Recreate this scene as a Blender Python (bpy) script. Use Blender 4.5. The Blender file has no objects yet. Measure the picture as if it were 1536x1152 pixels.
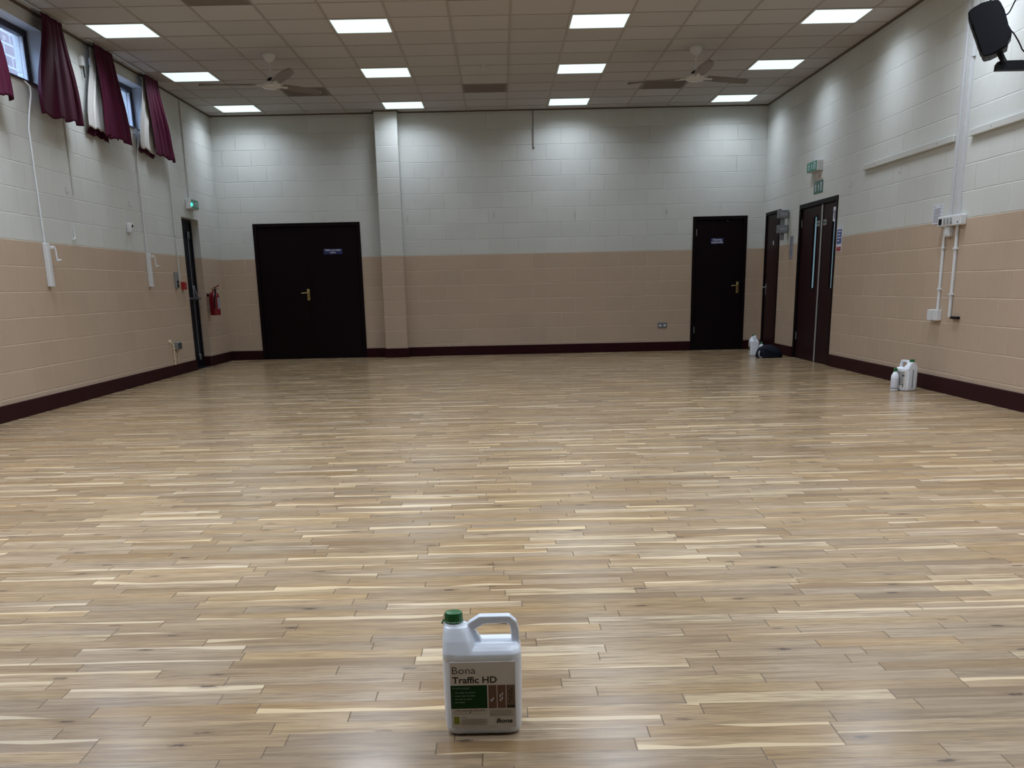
import bpy, bmesh, math, random
from mathutils import Vector, Matrix
random.seed(7)
PI = math.pi
sc = bpy.context.scene
COL = sc.collection
XL, XR, D, H = -4.3194, 4.1312, 17.2272, 3.602
Y0 = -4.0            # near end of the hall, behind the camera
BZ = 1.535           # top of the tan paint

# ------------------------------------------------------------------ materials
def lin(c):
    return tuple((v/12.92 if v <= .04045 else ((v+.055)/1.055)**2.4) for v in c)
def mat(name, col, rough=.5, metal=0., emit=None, estr=1., spec=.5, coat=0., noise=0., nscale=30., bump=0.):
    m = bpy.data.materials.new(name); m.use_nodes = True
    nt = m.node_tree; b = nt.nodes['Principled BSDF']
    b.inputs['Base Color'].default_value = (*col, 1)
    b.inputs['Roughness'].default_value = rough
    b.inputs['Metallic'].default_value = metal
    b.inputs['Specular IOR Level'].default_value = spec
    b.inputs['Coat Weight'].default_value = coat
    if emit:
        b.inputs['Emission Color'].default_value = (*emit, 1)
        b.inputs['Emission Strength'].default_value = estr
    if noise or bump:
        tc = nt.nodes.new('ShaderNodeTexCoord'); n = nt.nodes.new('ShaderNodeTexNoise')
        n.inputs['Scale'].default_value = nscale; n.inputs['Detail'].default_value = 4
        nt.links.new(tc.outputs['Object'], n.inputs['Vector'])
        if noise:
            mx = nt.nodes.new('ShaderNodeMix'); mx.data_type = 'RGBA'
            mx.inputs[6].default_value = (*[c*(1-noise) for c in col], 1)
            mx.inputs[7].default_value = (*[min(1, c*(1+noise)) for c in col], 1)
            nt.links.new(n.outputs['Fac'], mx.inputs[0]); nt.links.new(mx.outputs[2], b.inputs['Base Color'])
        if bump:
            bp = nt.nodes.new('ShaderNodeBump'); bp.inputs['Strength'].default_value = .5
            bp.inputs['Distance'].default_value = bump
            nt.links.new(n.outputs['Fac'], bp.inputs['Height']); nt.links.new(bp.outputs[0], b.inputs['Normal'])
    return m

class NT:
    """small node building helper"""
    def __init__(s, m):
        s.t = m.node_tree; s.b = s.t.nodes['Principled BSDF']
    def n(s, typ, **k):
        x = s.t.nodes.new(typ)
        for a, v in k.items(): setattr(x, a, v)
        return x
    def l(s, a, b): s.t.links.new(a, b)
    def math(s, op, a, b=None, c=None):
        x = s.n('ShaderNodeMath', operation=op)
        for i, v in enumerate((a, b, c)):
            if v is None: continue
            if isinstance(v, (int, float)): x.inputs[i].default_value = v
            else: s.l(v, x.inputs[i])
        return x.outputs[0]
    def mix(s, f, a, b):
        x = s.n('ShaderNodeMix', data_type='RGBA')
        for i, v in ((0, f), (6, a), (7, b)):
            if isinstance(v, (int, float)): x.inputs[i].default_value = v
            elif isinstance(v, tuple): x.inputs[i].default_value = (*v, 1)
            else: s.l(v, x.inputs[i])
        return x.outputs[2]
    def comb(s, x, y, z=0.):
        c = s.n('ShaderNodeCombineXYZ')
        for i, v in enumerate((x, y, z)):
            if isinstance(v, (int, float)): c.inputs[i].default_value = v
            else: s.l(v, c.inputs[i])
        return c.outputs[0]
    def noise(s, vec, scale, detail=3., rough=.5, dim='3D', w=None):
        x = s.n('ShaderNodeTexNoise', noise_dimensions=dim)
        x.inputs['Scale'].default_value = scale; x.inputs['Detail'].default_value = detail
        x.inputs['Roughness'].default_value = rough
        if vec is not None: s.l(vec, x.inputs['Vector'])
        if w is not None: s.l(w, x.inputs['W'])
        return x.outputs['Fac']
    def ramp(s, f, stops, interp='LINEAR'):
        r = s.n('ShaderNodeValToRGB'); r.color_ramp.interpolation = interp
        e = r.color_ramp.elements
        while len(e) < len(stops): e.new(.5)
        for i, (p, c) in enumerate(stops):
            e[i].position = p; e[i].color = (*c, 1)
        s.l(f, r.inputs[0]); return r.outputs[0]
    def smooth(s, v, a, b):
        x = s.n('ShaderNodeMapRange', interpolation_type='SMOOTHSTEP')
        s.l(v, x.inputs[0]); x.inputs[1].default_value = a; x.inputs[2].default_value = b
        return x.outputs[0]

CREAM = (.57, .585, .56)
TAN = (.47, .36, .268)
def block_mat(name, axis, bw=.45, shift=0.):
    """painted blockwork, cream above and tan below; axis 0 = runs along x, 1 = runs along y"""
    m = mat(name, CREAM, .55, spec=.35); g = NT(m)
    tc = g.n('ShaderNodeTexCoord'); sp = g.n('ShaderNodeSeparateXYZ'); g.l(tc.outputs['Object'], sp.inputs[0])
    u = g.math('ADD', sp.outputs[axis], 20.+shift); z = sp.outputs[2]
    zz = g.math('SUBTRACT', z, BZ-6*.225-2.25)
    wob = g.noise(tc.outputs['Object'], 1.7, 3)
    zw = g.math('ADD', zz, g.math('MULTIPLY', g.math('SUBTRACT', wob, .5), .006))
    br = g.n('ShaderNodeTexBrick'); g.l(g.comb(u, zw), br.inputs['Vector'])
    br.offset = .5; br.inputs['Scale'].default_value = 1
    br.inputs['Brick Width'].default_value = bw; br.inputs['Row Height'].default_value = .225
    br.inputs['Mortar Size'].default_value = .0060; br.inputs['Mortar Smooth'].default_value = .6
    br.inputs['Color1'].default_value = (0, 0, 0, 1); br.inputs['Color2'].default_value = (1, 1, 1, 1)
    br.inputs['Mortar'].default_value = (.5, .5, .5, 1)
    mort = br.outputs['Fac']
    patch = g.smooth(g.noise(tc.outputs['Object'], 1.3, 3), .35, .62)
    mort2 = g.math('MULTIPLY', mort, g.math('ADD', .25, g.math('MULTIPLY', patch, .75)))
    istan = g.math('LESS_THAN', g.math('ADD', z, g.math('MULTIPLY', g.noise(tc.outputs['Object'], 9., 2), .006)), BZ+.003)
    base = g.mix(istan, CREAM, TAN)
    mcol = g.mix(istan, (.68, .695, .665), (.68, .55, .435))
    c = g.mix(g.math('MULTIPLY', mort2, .9), base, mcol)
    # block to block and broad mottling of the paint
    v = g.n('ShaderNodeSeparateColor'); g.l(br.outputs['Color'], v.inputs[0])
    mot = g.math('ADD', g.math('MULTIPLY', v.outputs[0], .05), g.math('MULTIPLY', g.noise(tc.outputs['Object'], 2.1, 5, .6), .12))
    hs = g.n('ShaderNodeHueSaturation'); g.l(c, hs.inputs['Color'])
    g.l(g.math('ADD', mot, .915), hs.inputs['Value'])
    g.l(hs.outputs[0], g.b.inputs['Base Color'])
    grit = g.noise(tc.outputs['Object'], 140., 3, .7)
    h = g.math('ADD', g.math('MULTIPLY', mort2, -1.), g.math('MULTIPLY', grit, .16))
    h = g.math('ADD', h, g.math('MULTIPLY', g.noise(tc.outputs['Object'], 7., 3), .5))
    bp = g.n('ShaderNodeBump'); bp.inputs['Strength'].default_value = .85; bp.inputs['Distance'].default_value = .008
    g.l(h, bp.inputs['Height']); g.l(bp.outputs[0], g.b.inputs['Normal'])
    return m

def floor_mat():
    m = mat('oak_strip_floor', (0.388, 0.263, 0.148), .3, spec=.5); g = NT(m)
    tc = g.n('ShaderNodeTexCoord'); sp = g.n('ShaderNodeSeparateXYZ'); g.l(tc.outputs['Object'], sp.inputs[0])
    x, y = sp.outputs[0], sp.outputs[1]
    W = .068
    ry = g.math('DIVIDE', g.math('ADD', y, 10.013), W)
    row = g.math('FLOOR', ry); v = g.math('FRACT', ry)
    wn = g.n('ShaderNodeTexWhiteNoise', noise_dimensions='1D'); g.l(row, wn.inputs['W'])
    w = g.math('ADD', g.math('MULTIPLY', x, 1/.50), g.math('MULTIPLY', wn.outputs['Value'], 913.7))
    vo = g.n('ShaderNodeTexVoronoi', voronoi_dimensions='1D', feature='F1'); g.l(w, vo.inputs['W'])
    vo.inputs['Scale'].default_value = 1; vo.inputs['Randomness'].default_value = .75
    ve = g.n('ShaderNodeTexVoronoi', voronoi_dimensions='1D', feature='DISTANCE_TO_EDGE'); g.l(w, ve.inputs['W'])
    ve.inputs['Scale'].default_value = 1; ve.inputs['Randomness'].default_value = .75
    cs = g.n('ShaderNodeSeparateColor'); g.l(vo.outputs['Color'], cs.inputs[0])
    r1, r2, r3 = cs.outputs[0], cs.outputs[1], cs.outputs[2]
    wn2 = g.n('ShaderNodeTexWhiteNoise', noise_dimensions='2D'); g.l(g.comb(r1, row), wn2.inputs['Vector'])
    c2 = g.n('ShaderNodeSeparateColor'); g.l(wn2.outputs['Color'], c2.inputs[0])
    a1, a2, a3 = c2.outputs[0], c2.outputs[1], c2.outputs[2]
    seed = g.math('MULTIPLY', a2, 57.)
    base = g.ramp(a1, [(0, (0.291, 0.188, 0.098)), (.2, (0.364, 0.249, 0.133)), (.42, (0.403, 0.284, 0.159)), (.62, (0.427, 0.302, 0.167)),
                       (.8, (0.364, 0.258, 0.152)), (.95, (0.485, 0.359, 0.211)), (1, (0.621, 0.490, 0.311))])
    # long grain
    gv = g.comb(g.math('ADD', g.math('MULTIPLY', x, 2.2), seed), g.math('MULTIPLY', y, 42.), seed)
    g1 = g.noise(gv, 1., 5, .62)
    gv2 = g.comb(g.math('ADD', g.math('MULTIPLY', x, 9.), seed), g.math('MULTIPLY', y, 170.), seed)
    g2 = g.noise(gv2, 1., 3, .6)
    dark = g.mix(1., (0.247, 0.162, 0.087), (0.247, 0.162, 0.087))
    c = g.mix(g.math('MULTIPLY', g.smooth(g1, .49, .66), .75), base, (0.238, 0.153, 0.081))
    c = g.mix(g.math('MULTIPLY', g.smooth(g1, .48, .30), .42), c, (0.543, 0.403, 0.237))
    c = g.mix(g.math('MULTIPLY', g.smooth(g2, .42, .70), .75), c, (0.213, 0.136, 0.074))
    # wavy cathedral figure
    wv = g.n('ShaderNodeTexWave', wave_type='RINGS', rings_direction='Z'); 
    g.l(g.comb(g.math('ADD', g.math('MULTIPLY', g.math('SUBTRACT', x, seed), .8), 0), g.math('MULTIPLY', g.math('SUBTRACT', v, .3), 1.1), 0), wv.inputs['Vector'])
    wv.inputs['Scale'].default_value = 4.; wv.inputs['Distortion'].default_value = 2.5; wv.inputs['Detail'].default_value = 2
    # sapwood: pale wedge along one edge of some strips
    flip = g.math('GREATER_THAN', r2, .5)
    vv = g.math('ABSOLUTE', g.math('SUBTRACT', v, flip))
    edge = g.noise(None, 1., 2, .5, '1D', g.math('ADD', g.math('MULTIPLY', x, 1.5), g.math('MULTIPLY', a2, 333.)))
    lim = g.math('ADD', g.math('SUBTRACT', g.math('MULTIPLY', edge, 1.7), 1.02), g.math('MULTIPLY', a3, .52))
    sap = g.smooth(g.math('SUBTRACT', lim, vv), -.015, .03)
    sap = g.math('MULTIPLY', sap, g.math('GREATER_THAN', a2, .58))
    c = g.mix(g.math('MULTIPLY', sap, .88), c, (0.640, 0.503, 0.318))
    # grey heartwood stain
    st = g.smooth(g.noise(g.comb(g.math('MULTIPLY', x, 2.3), g.math('MULTIPLY', y, 16.), seed), 1., 3), .62, .78)
    c = g.mix(g.math('MULTIPLY', st, .42), c, (0.228, 0.166, 0.118))
    # knots
    kv = g.n('ShaderNodeTexVoronoi', feature='F1', voronoi_dimensions='2D')
    g.l(g.comb(g.math('MULTIPLY', x, 1.9), g.math('MULTIPLY', y, 5.5)), kv.inputs['Vector']); kv.inputs['Scale'].default_value = 1
    ks = g.n('ShaderNodeSeparateColor'); g.l(kv.outputs['Color'], ks.inputs[0])
    kn = g.noise(tc.outputs['Object'], 60., 3)
    kr = g.math('ADD', kv.outputs['Distance'], g.math('MULTIPLY', g.math('SUBTRACT', kn, .5), .08))
    kon = g.math('MULTIPLY', g.math('GREATER_THAN', ks.outputs[0], .40), g.math('ADD', .45, g.math('MULTIPLY', ks.outputs[1], .55)))
    k1 = g.math('MULTIPLY', g.smooth(kr, .055, .02), kon)
    k2 = g.math('MULTIPLY', g.smooth(kr, .16, .03), kon)
    c = g.mix(g.math('MULTIPLY', k2, .5), c, (0.194, 0.114, 0.063))
    c = g.mix(g.math('MULTIPLY', k1, .9), c, (0.034, 0.019, 0.012))
    # broad tone drift from board to board
    hs = g.n('ShaderNodeHueSaturation'); g.l(c, hs.inputs['Color'])
    g.l(g.math('ADD', .81, g.math('MULTIPLY', a3, .26)), hs.inputs['Value'])
    g.l(g.math('ADD', .86, g.math('MULTIPLY', r3, .22)), hs.inputs['Saturation'])
    c = hs.outputs[0]
    # joints
    ej = g.smooth(ve.outputs['Distance'], .0048, .0016)
    rj = g.math('MULTIPLY', g.smooth(g.math('MINIMUM', v, g.math('SUBTRACT', 1., v)), .028, .006), .62)
    gap = g.math('MAXIMUM', g.math('MULTIPLY', ej, .85), g.math('MULTIPLY', rj, g.noise(g.comb(g.math('MULTIPLY', x, 1.5), row), 1., 2)))
    c = g.mix(gap, c, (0.097, 0.060, 0.031))
    g.l(c, g.b.inputs['Base Color'])
    rn = g.noise(g.comb(g.math('MULTIPLY', x, 1.6), g.math('MULTIPLY', y, 9.)), 1., 4)
    g.l(g.math('ADD', .15, g.math('MULTIPLY', rn, .16)), g.b.inputs['Roughness'])
    bp = g.n('ShaderNodeBump'); bp.inputs['Strength'].default_value = .35; bp.inputs['Distance'].default_value = .0012
    hh = g.math('SUBTRACT', g.math('MULTIPLY', g2, .25), gap)
    hh = g.math('ADD', hh, g.math('MULTIPLY', a1, .25))
    g.l(hh, bp.inputs['Height']); g.l(bp.outputs[0], g.b.inputs['Normal'])
    return m

def tile_mat():
    m = mat('ceiling_tile', (.6, .56, .52), .85, spec=.2); g = NT(m)
    tc = g.n('ShaderNodeTexCoord'); sp = g.n('ShaderNodeSeparateXYZ'); g.l(tc.outputs['Object'], sp.inputs[0])
    cx = g.math('FLOOR', g.math('DIVIDE', g.math('ADD', sp.outputs[0], 4.033), .6))
    cy = g.math('FLOOR', g.math('DIVIDE', g.math('SUBTRACT', sp.outputs[1], 11.485), .6))
    wn = g.n('ShaderNodeTexWhiteNoise', noise_dimensions='2D'); g.l(g.comb(cx, cy), wn.inputs['Vector'])
    c = g.ramp(wn.outputs['Value'], [(0, (.45, .435, .42)), (.5, (.475, .46, .445)), (1, (.50, .485, .47))])
    sp2 = g.smooth(g.noise(tc.outputs['Object'], 260., 2), .62, .7)
    c = g.mix(g.math('MULTIPLY', sp2, .18), c, (.3, .28, .25))
    g.l(c, g.b.inputs['Base Color'])
    return m

def brick_mat():
    m = mat('outside_brick', (.4, .2, .15), .8); g = NT(m)
    tc = g.n('ShaderNodeTexCoord'); sp = g.n('ShaderNodeSeparateXYZ'); g.l(tc.outputs['Object'], sp.inputs[0])
    br = g.n('ShaderNodeTexBrick'); g.l(g.comb(g.math('ADD', sp.outputs[1], 20.), sp.outputs[2]), br.inputs['Vector'])
    br.inputs['Scale'].default_value = 1; br.inputs['Brick Width'].default_value = .45; br.inputs['Row Height'].default_value = .15
    br.inputs['Mortar Size'].default_value = .012; br.inputs['Color1'].default_value = (.060, .040, .040, 1)
    br.inputs['Color2'].default_value = (.078, .054, .050, 1); br.inputs['Mortar'].default_value = (.15, .145, .145, 1)
    g.l(br.outputs['Color'], g.b.inputs['Base Color'])
    return m

def cloth_mat(name, col, sheen=.3):
    m = mat(name, col, .75, spec=.25, noise=.12, nscale=90, bump=.0006)
    m.node_tree.nodes['Principled BSDF'].inputs['Sheen Weight'].default_value = sheen
    return m

M = dict(
    wall_x=block_mat('blockwork_end', 0, shift=.17), wall_y=block_mat('blockwork_side', 1, shift=.05),
    pier=block_mat('blockwork_pier', 0, bw=3.), floor=floor_mat(), tile=tile_mat(), brick=brick_mat(),
    bar=mat('ceiling_bar', (.36, .32, .29), .6), edge=mat('shadow_gap_edge', (.10, .075, .055), .6),
    maroon=mat('maroon_paint', (.025, .0040, .0062), .55, spec=.10, noise=.15, nscale=6),
    door=mat('maroon_doors_shaded', (.0045, .0010, .0024), .5, spec=.12, noise=.2, nscale=5),  # the skirting maroon, with the dim light on the doors put into its colour
    door2=mat('maroon_doors_part_shaded', (.0165, .0026, .0052), .42, spec=.12, noise=.2, nscale=5),  # same maroon again, with less shade in the colour
    fire=mat('dark_blue_door_paint', (.004, .005, .010), .5, spec=.2),
    steel=mat('satin_steel', (.22, .24, .28), .4, .9), brass=mat('brass', (.42, .34, .15), .35, .9),
    alu=mat('aluminium', (.52, .55, .55), .35, .7), white=mat('white_plastic', (.63, .645, .66), .45),
    cream=mat('cream_paint_metal', (.52, .53, .505), .5), beige=mat('beige_plastic', (.62, .50, .37), .5),
    grey=mat('grey_plastic', (.17, .18, .19), .45), mid=mat('mid_grey_metal', (.26, .28, .29), .45, .4), black=mat('black_plastic', (.0025, .0030, .0055), .5, spec=.2),
    rubber=mat('black_rubber', (.004, .004, .006), .7, spec=.2), trunk=mat('painted_trunking', (.52, .53, .54), .5), frame=mat('window_frame_paint', (.014, .008, .018), .35),
    reveal=mat('reveal_paint', (.66, .68, .68), .5), red=mat('red_enamel', (.17, .003, .010), .3, spec=.5),
    callred=mat('red_plastic', (.30, .01, .015), .45), navyplate=mat('blue_sign_plate', (.012, .02, .11), .4),
    ink=mat('white_lettering', (.66, .68, .76), .5), dark_ink=mat('black_lettering', (.014, .015, .014), .5),
    green_sign=mat('green_sign_face', (.004, .13, .08), .4, emit=(.02, .5, .3), estr=.03),
    green_plate=mat('green_sign_plate', (.010, .105, .075), .4), green_led=mat('green_led', (.05, .9, .6), .3, emit=(.05, 1., .6), estr=1.6),
    diffuser=mat('light_diffuser', (.8, .85, .85), .5, emit=(.80, 1.0, 1.0), estr=1.0),
    fanw=mat('fan_enamel', (.60, .60, .58), .25), fanb=mat('fan_blade_shaded', (.20, .175, .155), .4),  # blade colour darkened to carry the shadow side of the white fan
    vent=mat('vent_slat', (.17, .145, .125), .6), ventb=mat('vent_back', (.05, .042, .036), .8),
    poly=mat('milk_white_plastic', (.78, .84, .93), .33, spec=.5, coat=.15), cap=mat('green_cap', (.012, .125, .032), .35),
    label=mat('label_paper', (.68, .66, .64), .6), lgreen=mat('label_green', (.004, .045, .009), .6, spec=.2),
    lbrown=mat('label_brown', (.15, .075, .048), .6, noise=.25, nscale=200), lwood=mat('label_oak', (.16, .11, .06), .6, noise=.25, nscale=200),
    lblack=mat('label_black', (.02, .018, .01), .6), lime=mat('label_lime', (.22, .27, .02), .6),
    greyink=mat('grey_lettering', (.22, .20, .18), .6), dimink=mat('dim_green_lettering', (.13, .20, .14), .6),
    navy=cloth_mat('navy_fabric', (.0035, .006, .016), 0.), cur=cloth_mat('maroon_curtain', (.050, .0016, .0165), 0.),
    lining=cloth_mat('cream_lining', (.55, .54, .52), .1), paper=mat('white_paper', (.62, .64, .72), .7),
    bluep=mat('blue_print', (.05, .09, .28), .6), redp=mat('red_print', (.32, .04, .05), .6), greyp=mat('grey_notice', (.26, .265, .31), .6),
    ground=mat('outside_ground', (.45, .45, .45), .9), lining_reveal=mat('x', (.5, .5, .5)),
)
gm = bpy.data.materials.new('window_glass'); gm.use_nodes = True
_t = gm.node_tree; _t.nodes.remove(_t.nodes['Principled BSDF'])
_tr = _t.nodes.new('ShaderNodeBsdfTransparent'); _tr.inputs[0].default_value = (.90, .93, .95, 1)
_gl = _t.nodes.new('ShaderNodeBsdfGlossy'); _gl.inputs['Roughness'].default_value = .02
_lw = _t.nodes.new('ShaderNodeLayerWeight'); _lw.inputs[0].default_value = .5
_pw = _t.nodes.new('ShaderNodeMath'); _pw.operation = 'POWER'; _pw.inputs[1].default_value = 5; _t.links.new(_lw.outputs['Facing'], _pw.inputs[0])
_fr = _t.nodes.new('ShaderNodeMath'); _fr.operation = 'MULTIPLY_ADD'; _fr.inputs[1].default_value = .9; _fr.inputs[2].default_value = .04; _t.links.new(_pw.outputs[0], _fr.inputs[0])
_mx = _t.nodes.new('ShaderNodeMixShader'); _t.links.new(_fr.outputs[0], _mx.inputs[0]); _t.links.new(_tr.outputs[0], _mx.inputs[1]); _t.links.new(_gl.outputs[0], _mx.inputs[2])
_t.links.new(_mx.outputs[0], _t.nodes['Material Output'].inputs[0])
M['glass'] = gm
M['visionglass'] = mat('vision_glass', (.32, .52, .60), .18, spec=.7, emit=(.20, .36, .44), estr=.32)  # faint glow put into the glass itself, no lamp behind it

# ------------------------------------------------------------------ mesh helpers
class MB:
    def __init__(s): s.b = bmesh.new()
    def box(s, a, b, bev=0., seg=2):
        x0, x1 = sorted((a[0], b[0])); y0, y1 = sorted((a[1], b[1])); z0, z1 = sorted((a[2], b[2]))
        t = bmesh.new()
        vs = [t.verts.new((x, y, z)) for z in (z0, z1) for x, y in ((x0, y0), (x1, y0), (x1, y1), (x0, y1))]
        for f in ((3, 2, 1, 0), (4, 5, 6, 7), (0, 1, 5, 4), (1, 2, 6, 5), (2, 3, 7, 6), (3, 0, 4, 7)):
            t.faces.new([vs[i] for i in f])
        if bev > 0:
            bev = min(bev, .45*min(x1-x0, y1-y0, z1-z0))
            bmesh.ops.bevel(t, geom=t.edges[:], offset=bev, segments=seg, affect='EDGES', profile=.5)
        s.add(t); return s
    def add(s, t, mtx=None):
        if mtx: bmesh.ops.transform(t, matrix=mtx, verts=t.verts)
        me = bpy.data.meshes.new('t'); t.to_mesh(me); t.free(); s.b.from_mesh(me); bpy.data.meshes.remove(me)
    def tube(s, pts, r, n=10, cap=True, sx=1., up=None):
        """tube along points; r number or list; sx squashes it sideways"""
        P = [Vector(p) for p in pts]; R = r if isinstance(r, (list, tuple)) else [r]*len(P)
        rings = []; prev = None
        for i, p in enumerate(P):
            d = (P[min(i+1, len(P)-1)]-P[max(i-1, 0)]).normalized()
            if prev is None:
                a = Vector(up) if up else (Vector((0, 0, 1)) if abs(d.z) < .9 else Vector((0, 1, 0)))
            else: a = prev
            u = (a-d*a.dot(d)).normalized(); w = d.cross(u); prev = u
            rings.append([s.b.verts.new(p+u*(R[i]*math.cos(2*PI*k/n))+w*(R[i]*sx*math.sin(2*PI*k/n))) for k in range(n)])
        for a, b in zip(rings, rings[1:]):
            for k in range(n): s.b.faces.new((a[k], a[(k+1) % n], b[(k+1) % n], b[k]))
        if cap: s.b.faces.new(rings[0][::-1]); s.b.faces.new(rings[-1])
        return s
    def lathe(s, prof, n=32, c=(0, 0, 0), axis='Z'):
        c = Vector(c); rings = []
        def P(r, h, a):
            if axis == 'Z': return c+Vector((r*math.cos(a), r*math.sin(a), h))
            if axis == 'Y': return c+Vector((r*math.cos(a), h, r*math.sin(a)))
            return c+Vector((h, r*math.cos(a), r*math.sin(a)))
        for r, h in prof:
            rings.append([s.b.verts.new(P(max(r, 1e-5), h, 2*PI*k/n)) for k in range(n)])
        for a, b in zip(rings, rings[1:]):
            for k in range(n): s.b.faces.new((a[k], a[(k+1) % n], b[(k+1) % n], b[k]))
        s.b.faces.new(rings[0][::-1]); s.b.faces.new(rings[-1]); return s
    def prism(s, poly, y0, y1, plane='XZ'):
        """polygon extruded between y0 and y1"""
        f = {'XZ': lambda a, b, t: (a, t, b), 'XY': lambda a, b, t: (a, b, t), 'YZ': lambda a, b, t: (t, a, b)}[plane]
        A = [s.b.verts.new(f(a, b, y0)) for a, b in poly]; B = [s.b.verts.new(f(a, b, y1)) for a, b in poly]
        n = len(poly)
        s.b.faces.new(A[::-1]); s.b.faces.new(B)
        for k in range(n): s.b.faces.new((A[k], A[(k+1) % n], B[(k+1) % n], B[k]))
        return s
    def build(s, name, m, parent=None, smooth=False, weld=True):
        if weld: bmesh.ops.remove_doubles(s.b, verts=s.b.verts, dist=1e-6)
        bmesh.ops.recalc_face_normals(s.b, faces=s.b.faces)
        me = bpy.data.meshes.new(name); s.b.to_mesh(me); s.b.free()
        me.materials.append(m if not isinstance(m, str) else M[m])
        if smooth:
            for p in me.polygons: p.use_smooth = True
            try: me.set_sharp_from_angle(angle=math.radians(smooth if smooth is not True else 40))
            except Exception: pass
        o = bpy.data.objects.new(name, me); COL.objects.link(o)
        if parent: o.parent = parent
        return o

def tag(o, label, cat, group=None):
    o['label'] = label; o['category'] = cat
    if group: o['group'] = group
    return o
def thing(name, label, cat, loc=(0, 0, 0), rz=0, group=None):
    o = bpy.data.objects.new(name, None); COL.objects.link(o); o.empty_display_size = .05
    o.location = loc; o.rotation_euler = (0, 0, rz); return tag(o, label, cat, group)
def struct(o): o['kind'] = 'structure'; return o
def wall_thing(side, a, z, name, label, cat, group=None):
    """local x runs right as seen from the room, local -y comes out of the wall"""
    loc, rz = {'L': ((XL, a, z), PI/2), 'R': ((XR, a, z), -PI/2), 'B': ((a, D, z), 0)}[side]
    return thing(name, label, cat, loc, rz, group)
def copy_tree(o, parent=None):
    c = o.copy(); COL.objects.link(c)
    if parent: c.parent = parent
    for ch in list(o.children): copy_tree(ch, c)
    return c
def text(s, size, m, parent, loc, name='lettering', bold=0., shear=0., align='LEFT', ext=.00015, sx=1., label=None):
    """upright lettering facing local -y"""
    cu = bpy.data.curves.new('t', 'FONT'); cu.body = s; cu.size = size; cu.extrude = ext; cu.offset = bold; cu.shear = shear
    cu.align_x = align; cu.resolution_u = 3
    to = bpy.data.objects.new('t', cu); COL.objects.link(to)
    bpy.context.view_layer.update()
    me = bpy.data.meshes.new_from_object(to.evaluated_get(bpy.context.evaluated_depsgraph_get()))
    bpy.data.objects.remove(to); me.name = name
    me.transform(Matrix.Translation(loc) @ Matrix.Rotation(PI/2, 4, 'X') @ Matrix.Diagonal((sx, 1, 1, 1)))
    me.materials.clear(); me.materials.append(M[m])
    o = bpy.data.objects.new(name, me); COL.objects.link(o); o.parent = parent
    if label: o['label'] = label
    return o

# ------------------------------------------------------------------ camera
cam = bpy.data.cameras.new('camera'); co = bpy.data.objects.new('camera', cam); COL.objects.link(co)
F_, CX, CY, PT, YW, RL, CH = 1569.8978, 766.4043, 893.6098, -.2869, .0043, -.0218, 1.0373
fw = Vector((math.sin(YW)*math.cos(PT), math.cos(YW)*math.cos(PT), math.sin(PT)))
r0 = Vector((math.cos(YW), -math.sin(YW), 0)); u0 = r0.cross(fw)
rr = math.cos(RL)*r0+math.sin(RL)*u0; uu = -math.sin(RL)*r0+math.cos(RL)*u0
co.matrix_world = Matrix(((rr.x, uu.x, -fw.x, 0), (rr.y, uu.y, -fw.y, 0), (rr.z, uu.z, -fw.z, CH), (0, 0, 0, 1)))
cam.sensor_fit = 'HORIZONTAL'; cam.sensor_width = 36; cam.lens = F_/1536*36
cam.shift_x = (768-CX)/1536; cam.shift_y = (CY-576)/1536; cam.clip_start = .05; cam.clip_end = 200
sc.camera = co

# ------------------------------------------------------------------ room shell
def wall_panels(mb, plane, a0, a1, z0, z1, holes, t0, t1):
    """wall of thickness t0..t1 made of boxes around rectangular holes"""
    xs = sorted({a0, a1, *[h[0] for h in holes], *[h[1] for h in holes]})
    for p, q in zip(xs, xs[1:]):
        cuts = sorted([(h[2], h[3]) for h in holes if h[0] <= p+1e-6 and h[1] >= q-1e-6])
        z = z0
        for c0, c1 in cuts+[(z1, z1)]:
            if c0 > z+1e-6:
                if plane == 'Y': mb.box((t0, p, z), (t1, q, c0))
                else: mb.box((p, t0, z), (q, t1, c0))
            z = c1
struct(MB().box((XL-.3, Y0-.3, -.2), (XR+.3, D+.3, 0)).build('floor', 'floor'))
struct(MB().box((XL-.3, Y0-.3, H), (XR+.3, D+.3, H+.15)).build('ceiling', 'tile'))
WIN = [(9.35, 11.15), (12.34, 14.14), (6.35, 8.15), (3.35, 5.15)]
WZ0, WZ1 = 2.95, 3.475
DL = (15.19, 16.02, 2.05)
mb = MB(); wall_panels(mb, 'Y', Y0-.3, D+.3, 0, H, [(a, b, WZ0, WZ1) for a, b in WIN]+[(DL[0], DL[1], 0, DL[2])], XL-.28, XL)
struct(mb.build('wall_left', 'wall_y'))
D4 = (16.19, 17.06, 2.045); D5 = (13.475, 15.17, 2.025)
mb = MB(); wall_panels(mb, 'Y', Y0-.3, D+.3, 0, H, [(D4[0], D4[1], 0, D4[2]), (D5[0], D5[1], 0, D5[2])], XR, XR+.28)
struct(mb.build('wall_right', 'wall_y'))
DB1 = (-3.81, -2.145, 2.055); DB2 = (3.032, 3.882, 2.025)
mb = MB(); wall_panels(mb, 'X', XL, XR, 0, H, [(DB1[0], DB1[1], 0, DB1[2]), (DB2[0], DB2[1], 0, DB2[2])], D, D+.28)
struct(mb.build('wall_back', 'wall_x'))
struct(MB().box((XL, Y0-.28, 0), (XR, Y0, H)).build('wall_front', 'wall_x'))
# block pier on the back wall
PX0, PX1, PY = -1.822, -1.478, D-.19
o = struct(MB().box((PX0, PY, 0), (PX1, D, H), .006, 1).build('wall_pier', 'pier'))
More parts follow.
